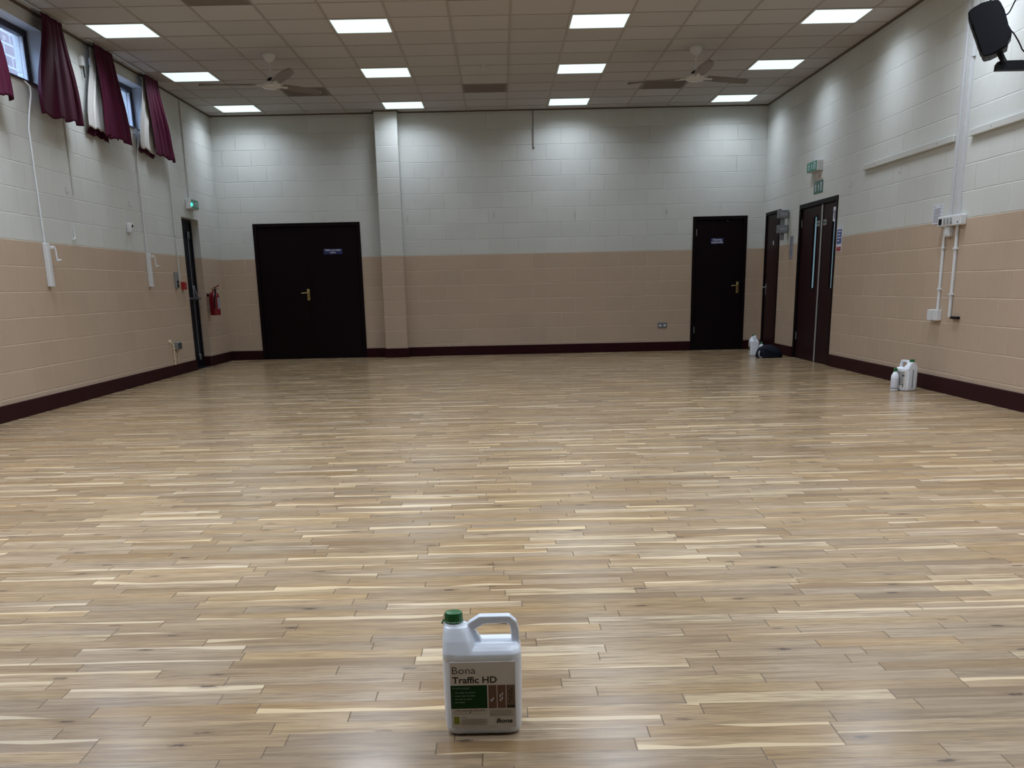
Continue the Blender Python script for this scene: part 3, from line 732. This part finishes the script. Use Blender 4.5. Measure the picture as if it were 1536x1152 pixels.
# picture hooks
hooks = [('L', 8.45, 2.06, 'tiny wall hook on left wall, nearest of three by the left edge'), ('L', 11.25, 2.06, 'tiny wall hook on left wall just below the thin conduit'),
         ('L', 13.12, 2.06, 'tiny wall hook on left wall above the motion sensor'), ('L', 14.7, 1.72, 'tiny wall hook on left wall beside the call point conduit'),
         ('B', -2.69, 2.12, 'tiny wall hook over the double doors'), ('B', -1.40, 2.12, 'tiny wall hook just right of the block pier'),
         ('B', -.06, 2.12, 'tiny wall hook left of the hanging rod on the back wall'), ('B', 1.19, 2.12, 'tiny wall hook right of the hanging rod on the back wall'),
         ('B', 2.62, 2.12, 'tiny wall hook left of the single door on the back wall'), ('R', 13.02, 2.10, 'tiny wall hook right of the glazed double doors'),
         ('R', 11.45, 2.10, 'tiny wall hook under the middle of the long picture rail')]
hk = None
for side, a, z, lab in hooks:
    if hk is None:
        hk = wall_thing(side, a, z, 'wall_hook', lab, 'hook', 'tiny wall hooks')
        MB().box((-.008, -.006, -.03), (.008, 0, .03), .002).build('hook_plate', 'trunk', hk)
        MB().tube([(0, -.006, -.02), (0, -.022, -.03), (0, -.028, -.012)], .004, 8).build('hook_tip', 'cream', hk)
    else:
        h2 = copy_tree(hk); l2, r2 = {'L': ((XL, a, z), PI/2), 'R': ((XR, a, z), -PI/2), 'B': ((a, D, z), 0)}[side]
        h2.location = l2; h2.rotation_euler = (0, 0, r2); h2['label'] = lab
t = wall_thing('L', 11.27, 1.60, 'cable_stub', 'short white cable stub ending in a blob on left wall', 'cable')
mb = MB(); mb.tube([(.03, -.006, .13), (.032, -.008, .02), (.015, -.014, .0), (-.03, -.012, -.01)], .008, 8); mb.build('cable', 'white', t, smooth=True)

# ------------------------------------------------------------------ back wall fittings
t = wall_thing('B', .563, 3.07, 'hanging_rod', 'thin dark rod hanging down the back wall from the ceiling', 'rod')
MB().tube([(0, -.012, 0), (0, -.012, .52)], .007, 8).build('rod', 'vent', t, smooth=True)
MB().lathe([(.004, -.02), (.014, -.012), (.014, .004), (.004, .01)], 12, (.006, -.012, 0)).build('rod_end', 'grey', t, smooth=True)
t = wall_thing('B', 2.585, .40, 'power_socket', 'grey double socket low on the back wall left of the door', 'socket')
MB().box((-.073, -.010, -.043), (.073, 0, .043), .004).build('face_plate', 'steel', t)
for s_ in (-.036, .036): MB().box((s_-.018, -.014, -.018), (s_+.018, -.010, .012), .002).build('outlet', 'white', t)

# ------------------------------------------------------------------ right wall fittings
t = wall_thing('R', 14.44, 2.44, 'emergency_exit_light', 'green and white exit light box over the glazed double doors', 'exit sign', 'exit signs')
MB().box((-.22, -.075, -.062), (.225, 0, .062), .006).build('case', 'white', t)
g = MB().box((-.215, -.080, -.058), (.215, -.075, .058), .002).build('sign_face', 'green_sign', t); sign_face(g, .40, .11, -.080)
t = wall_thing('R', 14.35, 2.185, 'exit_sign', 'flat green exit sign plate between the exit light and double doors', 'exit sign')
g = MB().box((-.195, -.006, -.075), (.195, 0, .075), .002).build('plate', 'green_plate', t); sign_face(g, .38, .135, -.006)
t = wall_thing('R', 14.33, 2.315, 'wall_label', 'small beige label with red mark under the exit light', 'label')
MB().box((-.15, -.004, -.042), (.15, 0, .05), .001).build('card', 'label', t); MB().box((-.01, -.005, -.02), (.012, -.004, .025)).build('red_mark', 'redp', t)
for z, lab in ((1.945, 'upper of two grey box fixtures projecting beside the glazed double doors'), (1.745, 'lower of two grey box fixtures projecting beside the glazed double doors')):
    t = wall_thing('R', 15.75, z, 'wall_fixture', lab, 'fixture', 'grey wall fixtures')
    MB().box((-.05, -.155, -.055), (.05, -.010, .055), .008).build('case', 'grey', t)
    MB().box((-.02, -.105, -.15), (.02, -.055, -.05), .006).build('stem', 'grey', t)
    MB().box((-.01, -.012, -.035), (.01, 0, .035), .003).build('wall_stub', 'grey', t)
    MB().box((.050, -.13, -.02), (.0515, -.03, .02)).build('plate_print', 'greyp', t)
t = wall_thing('R', 15.51, 1.485, 'wall_notice', 'narrow grey paper notice beside the glazed double doors', 'notice')
MB().box((-.085, -.003, -.155), (.085, 0, .155)).build('sheet', 'greyp', t)
mb = MB()
for k in range(9): mb.box((-.065, -.004, .12-k*.028), (.05-.02*(k % 3), -.003, .128-k*.028))
mb.build('print', 'bluep', t)
t = wall_thing('R', 13.345, 1.515, 'fire_action_notice', 'blue white and red notice just right of the glazed double doors', 'notice')
MB().box((-.10, -.004, -.155), (.10, 0, .155)).build('sheet', 'paper', t)
mb = MB(); mb.box((-.088, -.005, -.06), (.088, -.004, .105)); mb.build('blue_panel', 'bluep', t)
MB().box((-.088, -.005, -.145), (.088, -.004, -.095)).build('red_panel', 'redp', t)
mb = MB()
for k, wd in enumerate((.06, .05, .065, .04)): mb.box((-.06, -.0062, .075-k*.035), (-.06+wd*2, -.005, .087-k*.035))
mb.build('print', 'ink', t)
t = wall_thing('R', 10.40, 1.605, 'paper_notice', 'white paper notice left of the white control box', 'notice')
MB().box((-.11, -.003, -.085), (.11, 0, .092)).build('sheet', 'paper', t)
mb = MB(); mb.box((-.085, -.004, .068), (-.065, -.003, .078)).box((.06, -.004, .068), (.08, -.003, .078))
for k in range(8): mb.box((-.09, -.004, .045-k*.016), (.085-.03*(k % 2), -.003, .052-k*.016))
mb.build('print', 'greyp', t)
t = wall_thing('R', 10.0, 1.527, 'control_box', 'long white switch box on right wall above two vertical conduits', 'control box')
MB().box((-.255, -.055, -.045), (.255, 0, .045), .008).build('case', 'white', t)
MB().box((-.215, -.062, -.026), (-.155, -.055, .026), .003).build('black_outlet', 'black', t)
for s_ in (-.09, -.02, .05): MB().box((s_-.022, -.060, -.026), (s_+.022, -.055, .026), .003).build('switch_plate', 'alu', t)
for s_ in (.07, .2): MB().lathe([(.007, -.055), (.006, -.063), (.001, -.064)], 10, (s_, 0, -.018), 'Y').build('screw', 'grey', t)
t = wall_thing('R', 10.06, 1.44, 'switch', 'small white switch tucked under the long control box', 'switch')
MB().box((-.055, -.04, -.045), (.055, 0, .040), .005).build('case', 'white', t); MB().box((-.03, -.044, -.03), (.03, -.04, .02), .002).build('rocker', 'white', t)
t = pipe('R', 10.17, .75, 1.482, 'left of two thick white conduits below the control box', .014, 'white')
t = pipe('R', 9.885, .69, 1.482, 'right of two thick white conduits below the control box', .016, 'white')
t = wall_thing('R', 9.76, .685, 'black_connector', 'small black connector at the foot of the right white conduit', 'connector')
MB().box((-.075, -.03, -.012), (.075, 0, .012), .004).build('plug', 'black', t)
t = wall_thing('R', 10.21, .70, 'power_socket', 'white double socket at the foot of the left white conduit', 'socket')
MB().box((-.115, -.05, -.05), (-.008, 0, .048), .005).build('socket_half', 'white', t); MB().box((.008, -.05, -.05), (.115, 0, .048), .005).build('socket_half', 'white', t)
MB().box((-.008, -.03, -.048), (.008, 0, .046)).build('gap_strip', 'black', t)
t = wall_thing('R', 9.935, 1.572, 'cable_trunking', 'wide white vertical trunking rising from control box to ceiling', 'trunking', 'white vertical trunking')
MB().box((-.042, -.03, 0), (.045, 0, 1.28), .003).build('trunk_body', 'trunk', t); MB().box((-.034, -.033, 0), (.034, -.03, 1.28), .002).build('trunk_lid', 'trunk', t)
MB().box((-.028, -.028, 1.28), (.062, 0, 2.01), .003).build('upper_run', 'trunk', t)
t = wall_thing('R', 10.075, 1.572, 'cable_trunking', 'narrow white vertical trunking left of the wide one', 'trunking', 'white vertical trunking')
MB().box((-.02, -.022, 0), (.02, 0, 2.01), .003).build('trunk_body', 'trunk', t)
for a0, a1, lab in ((12.54, 10.12, 'long white picture rail on the right wall left of the trunking'), (9.78, 7.0, 'white picture rail running off the right edge of the photo')):
    t = wall_thing('R', (a0+a1)/2, 2.232, 'picture_rail', lab, 'rail', 'white rails on the right wall')
    w = a0-a1; MB().box((-w/2, -.035, -.030), (w/2, 0, .030), .006).build('rail', 'cream', t)
    for s_ in (-.35, .35): MB().lathe([(.006, -.035), (.005, -.038), (.001, -.039)], 8, (s_*w, 0, 0), 'Y').build('screw', 'grey', t)

# loudspeaker on its arm, seen from behind at the upper right
SY = 8.0
def at8(px, py, y=SY):
    d = fw+rr*((px-CX)/F_)-uu*((py-CY)/F_); s_ = y/d.y
    return (d.x*s_, CH+d.z*s_)
raw = [(378, 150), (392, 128), (430, 100), (520, 55), (600, 40), (680, 38), (705, 45), (722, 68), (762, 150), (800, 300), (800, 312), (836, 380), (835, 430), (798, 485), (797, 540), (720, 575), (680, 600), (620, 625), (560, 637), (545, 634), (532, 618), (440, 350), (442, 330), (415, 272), (404, 262)]
poly = [at8(1400+a/7.2, b/7.2) for a, b in raw]
cxs = sum(p[0] for p in poly)/len(poly); czs = sum(p[1] for p in poly)/len(poly)
t = thing('loudspeaker', 'black loudspeaker tilted down on a wall arm at upper right', 'loudspeaker', (cxs, SY, czs), -math.atan2(cxs, SY))
poly = [(a-cxs, b-czs) for a, b in poly]
poly = [(a*.93, b) for a, b in poly]
mb = MB(); mb.prism([(a*.95, b*.965) for a, b in poly], -.115, -.10); mb.prism(poly, -.10, .10); mb.prism([(a*.95, b*.965) for a, b in poly], .10, .115)
mb.build('cabinet', 'black', t)
g0, g1 = [at8(1400+a/7.2, b/7.2) for a, b in ((404, 262), (450, 352))]
a0, a1 = [at8(1400+a/7.2, b/7.2) for a, b in ((382, 155), (532, 610))]
mb = MB(); dx = Vector((a1[0]-a0[0], 0, a1[1]-a0[1])).normalized(); nn = Vector((-dx.z, 0, dx.x))
if nn.x > 0: nn = -nn
P0 = Vector(((a0[0]-cxs)*.93, 0, a0[1]-czs)); P1 = Vector(((a1[0]-cxs)*.93, 0, a1[1]-czs))
q = [P0+dx*.02, P1-dx*.02, P1-dx*.02+nn*.006, P0+dx*.02+nn*.006]
mb.prism([(v.x, v.z) for v in q], -.09, .09); mb.build('grille', 'rubber', t)
b0 = at8(1495, 82); b1 = at8(1502, 96)
mb = MB(); mb.tube([(b0[0]-cxs, 0, b0[1]-czs+.03), (b1[0]-cxs+.01, 0, b1[1]-czs)], .020, 12); mb.build('neck', 'black', t, smooth=True)
tl, bl = at8(1496, 92), at8(1493, 106.5); zc = (tl[1]+bl[1])/2; hh = (tl[1]-bl[1])/2
t2 = thing('wall_bracket', 'black square steel arm reaching from right wall to the loudspeaker', 'wall bracket', (XR, SY, zc))
L_ = XR-bl[0]
MB().prism([(-L_, -hh), (-L_+.003, hh*.3), (-L_+.02, hh), (-.012, hh), (-.012, -hh)], -.03, .03).build('arm_tube', 'black', t2)
MB().box((-.012, -.08, -.13), (0, .08, .13), .003).build('wall_plate', 'black', t2)
MB().lathe([(.006, -.03), (.006, -.034), (.003, -.036)], 10, (-L_+.025, 0, .022), 'Y').build('bolt', 'alu', t2)
def wcable(pts, lab, r=.005):
    P = [at8(a, b) for a, b in pts]; w3 = [(p[0], SY+.02+.05*i/len(P), p[1]) for i, p in enumerate(P)]
    w3.append((XR-.008, SY+.1, w3[-1][2]+(.12 if pts[-1][1] < 20 else -.15)))
    # smooth it
    for _ in range(3):
        n = [w3[0]]
        for a, b in zip(w3, w3[1:]):
            n += [tuple(.75*p+.25*q for p, q in zip(a, b)), tuple(.25*p+.75*q for p, q in zip(a, b))]
        w3 = n+[w3[-1]]
    o = MB().tube(w3, r, 8).build('speaker_cable', 'rubber', None, smooth=True); tag(o, lab, 'cable', 'speaker cables')
wcable([(1504, 20.5), (1511, 21.5), (1518, 17), (1525, 4), (1534, -12)], 'black cable looping up from the upper back of the loudspeaker')
wcable([(1513, 45), (1519, 44), (1525, 48), (1535, 63), (1542, 78)], 'black cable drooping right from the lower back of the loudspeaker')
P = [at8(1488, 6), at8(1486, 0), at8(1484, -12)]
o = MB().tube([(P[0][0], SY, P[0][1]-.012), (P[1][0], SY, P[1][1]), (P[2][0], SY, P[2][1]), (P[2][0]-.02, SY, H-.006)], .006, 8).build('safety_cable', 'rubber', None, smooth=True)
tag(o, 'black cord rising from the top of the loudspeaker', 'cable')

# ------------------------------------------------------------------ plastic jerrycans and bottles
def rounded_rect(w, d, r, n=6):
    pts = []
    for cx_, cy_, a0 in ((w/2-r, d/2-r, 0), (-w/2+r, d/2-r, PI/2), (-w/2+r, -d/2+r, PI), (w/2-r, -d/2+r, 1.5*PI)):
        for k in range(n+1): pts.append((cx_+r*math.cos(a0+k*PI/2/n), cy_+r*math.sin(a0+k*PI/2/n)))
    return pts
def loft(mb, secs):
    """secs: list of (points2d, z or list z); same point count"""
    R = []
    for pts, z in secs:
        R.append([mb.b.verts.new((p[0], p[1], z if not isinstance(z, (list, tuple)) else z[i])) for i, p in enumerate(pts)])
    n = len(R[0])
    for a, b in zip(R, R[1:]):
        for k in range(n): mb.b.faces.new((a[k], a[(k+1) % n], b[(k+1) % n], b[k]))
    mb.b.faces.new(R[0][::-1]); mb.b.faces.new(R[-1])
def make_can():
    t = thing('jerrycan', '', 'container')
    mb = MB(); W, Dp = .188, .130
    def sec(w, d, r, z, ox=0, oy=0): return ([(a+ox, b+oy) for a, b in rounded_rect(w, d, r)], z)
    loft(mb, [sec(W-.030, Dp-.030, .02, .0), sec(W-.016, Dp-.014, .025, .004), sec(W-.006, Dp-.004, .03, .016), sec(W-.002, Dp, .03, .05), sec(W, Dp, .03, .12),
              sec(W, Dp, .03, .196), sec(W-.001, Dp-.002, .03, .206), sec(W-.008, Dp-.014, .028, .214), sec(W-.020, Dp-.034, .024, .220)])
    # tower under the neck: front slopes back from the shoulder crease
    def sec2(x0, x1, y0, y1, r, z): return ([(a+(x0+x1)/2, b+(y0+y1)/2) for a, b in rounded_rect(x1-x0, y1-y0, r)], z)
    loft(mb, [sec2(-.093, -.006, -.064, .064, .02, .195), sec2(-.0935, -.010, -.063, .063, .02, .208), sec2(-.0925, -.021, -.050, .050, .02, .235),
              sec2(-.0915, -.029, -.036, .036, .02, .256), sec2(-.090, -.033, -.030, .030, .02, .264)])
    mb.lathe([(.0255, .25), (.0255, .2665), (.0235, .2695), (.020, .2705), (.020, .277)], 32, (-.066, 0, 0))
    # ridge, handle and foot
    mb.prism([(-.044, .255), (-.034, .258), (-.018, .2525), (-.006, .235), (.004, .214), (-.044, .205)], -.013, .013)
    mb.prism([(-.040, .252), (-.033, .266), (-.030, .270), (-.004, .286), (.006, .286), (.006, .2665), (-.016, .2535)], -.0135, .0135)
    mb.prism([(.002, .286), (.062, .286), (.072, .282), (.070, .269), (.060, .2685), (.002, .2665)], -.0135, .0135)
    mb.prism([(.060, .286), (.068, .2855), (.084, .271), (.0895, .250), (.091, .210), (.071, .210), (.0705, .245), (.068, .262), (.060, .2685)], -.0125, .0125)
    body = mb.build('body', 'poly', t, weld=False)
    r = body.modifiers.new('remesh', 'REMESH'); r.mode = 'VOXEL'; r.voxel_size = .0018; r.use_smooth_shade = True
    s_ = body.modifiers.new('smooth', 'SMOOTH'); s_.factor = .5; s_.iterations = 5
    # cap with ribs
    mb = MB(); n = 96; prof = [(.0222, .2715), (.0230, .2740), (.0213, .2755), (.0208, .292), (.0200, .2950), (.0170, .2962), (.001, .2962)]
    rings = []
    for rad, z in prof:
        rings.append([mb.b.verts.new((-.066+(rad+(.0008 if (k//2) % 2 and .2725 > z-.0 or ((k//2) % 2 and .271 < z < .293) else 0))*math.cos(2*PI*k/n),
                                       (rad+(.0009 if (k//2) % 2 and .271 < z < .293 else 0))*math.sin(2*PI*k/n), z)) for k in range(n)])
    for a, b in zip(rings, rings[1:]):
        for k in range(n): mb.b.faces.new((a[k], a[(k+1) % n], b[(k+1) % n], b[k]))
    mb.b.faces.new(rings[0][::-1]); mb.b.faces.new(rings[-1])
    mb.build('screw_cap', 'cap', t, smooth=30)
    MB().tube([(-.0885, 0, .276), (-.0925, -.006, .273), (-.0935, -.008, .268)], .002, 6).build('tamper_tab', 'cap', t)
    return t
def add_label(t, front=True):
    sgn = 1 if front else -1
    y = -.0653
    piv = MB()
    # label sheet: a thin slab, very slightly proud of the front
    piv.box((-.0765, y-.0006, .022), (.0785, y+.002, .190), .0003, 1)
    lb = piv.build('label_sheet' if front else 'back_label', 'label', t); lb['label'] = 'greyish printed label'
    yy = y-.0007
    if front:
        text('Bona', .0255, 'dark_ink', lb, (-.0735, yy, .1610), sx=1.12, bold=-.00012)
        text('Traffic HD', .0225, 'dark_ink', lb, (-.0715, yy, .1375), bold=.00055, sx=1.09)
        g = MB().box((-.0765, yy-.0003, .0725), (.0105, yy+.0003, .1315)).build('green_panel', 'lgreen', lb)
        text('Finish/Lacquer', .0072, 'dimink', g, (-.0725, yy-.0004, .1225), bold=.0001)
        mb = MB(); rnd = random.Random(3)
        for k, wds in enumerate(((.010, .013, .007, .016), (.014, .012, .007, .012), (.009, .010, .006, .013), (.008, .016))):
            z = .1120-k*.0082; x = -.0665
            mb.prism([(-.0730, z+.0012), (-.0720, z), (-.0700, z+.0030), (-.0720, z+.0010)], yy-.0006, yy-.0002)
            for wd in wds:
                mb.box((x, yy-.0006, z), (x+wd*.9, yy-.0002, z+.0022)); x += wd+.0012
        mb.build('bullet_lines', 'dimink', g)
        p = MB().box((.0135, yy-.0003, .0722), (.0330, yy+.0003, .1312)).box((.0350, yy-.0003, .0722), (.0545, yy+.0003, .1312)).build('picture_panel', 'lbrown', lb)
        def oval(mb, cx_, cz_, a, rx=.0016, rz_=.0042):
            pts = []
            for k in range(12):
                u, v = rx*math.cos(k*PI/6), rz_*math.sin(k*PI/6)
                pts.append((cx_+u*math.cos(a)-v*math.sin(a), cz_+u*math.sin(a)+v*math.cos(a)))
            mb.prism(pts, yy-.0006, yy-.0002)
        mb = MB()
        for cx_, cz_, a in ((.0200, .0925, .3), (.0245, .0965, -.2), (.0420, .0930, .3), (.0462, .0975, -.1), (.0416, .1040, .2), (.0466, .1085, -.1)): oval(mb, cx_, cz_, a)
        mb.build('footprints', 'ink', p)
        p = MB().box((.0565, yy-.0003, .0800), (.0765, yy+.0003, .1312)).build('picture_panel', 'lwood', lb)
        mb = MB()
        for k in range(3): oval(mb, .0640, .0900+k*.0115, .2); oval(mb, .0690, .0970+k*.0115, -.1)
        mb.build('footprints', 'lblack', p)
        MB().box((.0565, yy-.0004, .0722), (.0765, yy+.0003, .0798)).build('black_tab', 'lblack', p)
        # wear scale
        mb = MB(); mb.box((-.0690, yy-.0003, .0655), (.0070, yy, .0665)).box((-.0690, yy-.0003, .0585), (.0070, yy, .0590))
        for x in (-.064, -.050, -.036, -.022, -.008): mb.box((x, yy-.0003, .0675), (x+.011, yy, .0690))
        for x in (-.0690, -.054, -.040, -.023, -.009, .0066): mb.box((x, yy-.0003, .0585), (x+.0005, yy, .0665))
        mb.build('scale_print', 'greyink', lb)
        mb = MB(); oval(mb, -.0316, .0625, 0, .0017, .0017); mb.build('scale_dot', 'dark_ink', lb)
        MB().box((-.0705, yy-.0004, .0330), (-.0575, yy, .0520)).build('eco_mark', 'lime', lb)
        mb = MB(); mb.box((-.0525, yy-.0003, .0490), (-.040, yy, .0502))
        for k in range(7): mb.box((-.0525, yy-.0003, .0450-k*.0024), (.0110-.003*(k % 3), yy, .0456-k*.0024))
        for k in range(7): mb.box((.0150, yy-.0003, .0670-k*.0024), (.0740-.004*((k+1) % 3), yy, .0676-k*.0024))
        mb.box((.015, yy-.0003, .0262), (.033, yy, .0268)); mb.build('small_print', 'greyink', lb)
        text('Bona', .0150, 'dark_ink', lb, (.0300, yy, .0345), bold=.0005, shear=.2, sx=1.28)
    else:
        mb = MB()
        for k in range(20): mb.box((-.065, yy-.0004, .175-k*.0065), (.06-.01*(k % 3), yy, .178-k*.0065))
        mb.box((.03, yy-.0005, .035), (.045, yy, .048)).box((.03, yy-.0005, .055), (.045, yy, .066)).box((.02, yy-.0005, .14), (.055, yy, .15))
        mb.build('small_print', 'dark_ink', lb)
        lb.rotation_euler = (0, 0, PI)
    return lb
can = make_can()
add_label(can); add_label(can, False)
# level strip on the neck end
o = MB().box((-.0952, -.006, .03), (-.0935, .006, .20), .0006).build('level_strip', 'greyp', can)
can.location = (-.0622, 2.391, 0); can['label'] = 'white jerrycan of floor lacquer with green cap, alone in the foreground'; can['group'] = 'white lacquer jerrycans'
c2 = copy_tree(can); c2.location = (3.892, 10.215, 0); c2.rotation_euler = (0, 0, math.radians(109)); c2['label'] = 'white jerrycan against the right wall next to a small bottle'
c3 = copy_tree(can); c3.location = (3.69, 15.64, 0); c3.rotation_euler = (0, 0, math.radians(-94)); c3['label'] = 'white jerrycan in the far right corner left of the navy bag'
def make_bottle():
    t = thing('bottle', '', 'bottle')
    MB().lathe([(.028, 0), (.034, .003), (.0365, .012), (.0365, .135), (.034, .145), (.020, .172), (.0145, .178), (.0145, .188)], 32).build('bottle_body', 'poly', t, smooth=True)
    MB().lathe([(.0185, .184), (.0185, .208), (.016, .212), (.001, .213)], 24).build('screw_cap', 'cap', t, smooth=30)
    lb = MB().lathe([(.0368, .022), (.0369, .0225), (.0369, .118), (.0368, .1185)], 32).build('label_band', 'paper', t, smooth=30)
    MB().lathe([(.0371, .022), (.0371, .028)], 32).build('dark_stripe', 'dark_ink', lb, smooth=30)
    return t
b1 = make_bottle(); b1.location = (3.785, 10.215, 0); b1['label'] = 'small white bottle with green cap standing left of a jerrycan at right wall'; b1['group'] = 'small white bottles'
b2 = copy_tree(b1); b2.location = (3.735, 15.36, 0); b2['label'] = 'small white bottle mostly hidden behind the navy bag'

# slumped navy bag by the far right corner
t = thing('bag', 'slumped dark navy fabric bag on floor in far right corner', 'bag', (3.80, 15.17, 0))
b = bmesh.new(); NU, NV = 48, 20; rows = []
rnd = random.Random(5)
for j in range(NV+1):
    s_ = j/NV; row = []
    for i in range(NU):
        a = 2*PI*i/NU
        ex = .185*math.copysign(abs(math.cos(a))**.75, math.cos(a)); ey = .12*math.copysign(abs(math.sin(a))**.8, math.sin(a))
        k = (1-s_**3.2)**.55 if s_ < 1 else 0
        k = max(k, .02); px_, py_ = ex*k, ey*k
        top = .185-.30*(px_+.05)*(1 if px_ > -.08 else .2)
        top = max(.055, top)
        z = top*s_
        z += s_*.012*math.sin(23*px_+9*py_)+s_*.010*math.sin(41*py_+17*px_+1.3)
        rip = .008*math.sin(9*a+8*s_)+.005*math.sin(17*a-13*s_)
        row.append(b.verts.new((px_*(1+rip*4), py_*(1+rip*5), max(z, 0.001))))
    rows.append(row)
for a_, b_ in zip(rows, rows[1:]):
    for k in range(NU): b.faces.new((a_[k], a_[(k+1) % NU], b_[(k+1) % NU], b_[k]))
b.faces.new(rows[0][::-1]); b.faces.new(rows[-1])
m_ = MB(); m_.b.free(); m_.b = b; o = m_.build('bag_body', 'navy', t, smooth=70, weld=False)
md = o.modifiers.new('sub', 'SUBSURF'); md.levels = 1; md.render_levels = 1
MB().tube([(-.16, -.10, .10), (-.175, -.125, .06), (-.165, -.128, .02), (-.13, -.135, .008)], .007, 8, sx=1.6).build('strap', 'mid', t, smooth=True)
MB().tube([(-.10, -.115, .12), (.0, -.130, .085), (.08, -.128, .05), (.15, -.10, .03)], .004, 6).build('zip', 'black', t, smooth=True)

# ------------------------------------------------------------------ daylight and view
w = bpy.data.worlds.new('world'); sc.world = w; w.use_nodes = True
bg = w.node_tree.nodes['Background']; bg.inputs[0].default_value = (.50, .66, 1.0, 1); bg.inputs[1].default_value = 14.
sc.view_settings.view_transform = 'Standard'; sc.view_settings.look = 'None'
sc.view_settings.exposure = 0.; sc.view_settings.gamma = 1.
sc.view_settings.use_curve_mapping = False
for m_ in [m for m in bpy.data.materials if m.users == 0]: bpy.data.materials.remove(m_)
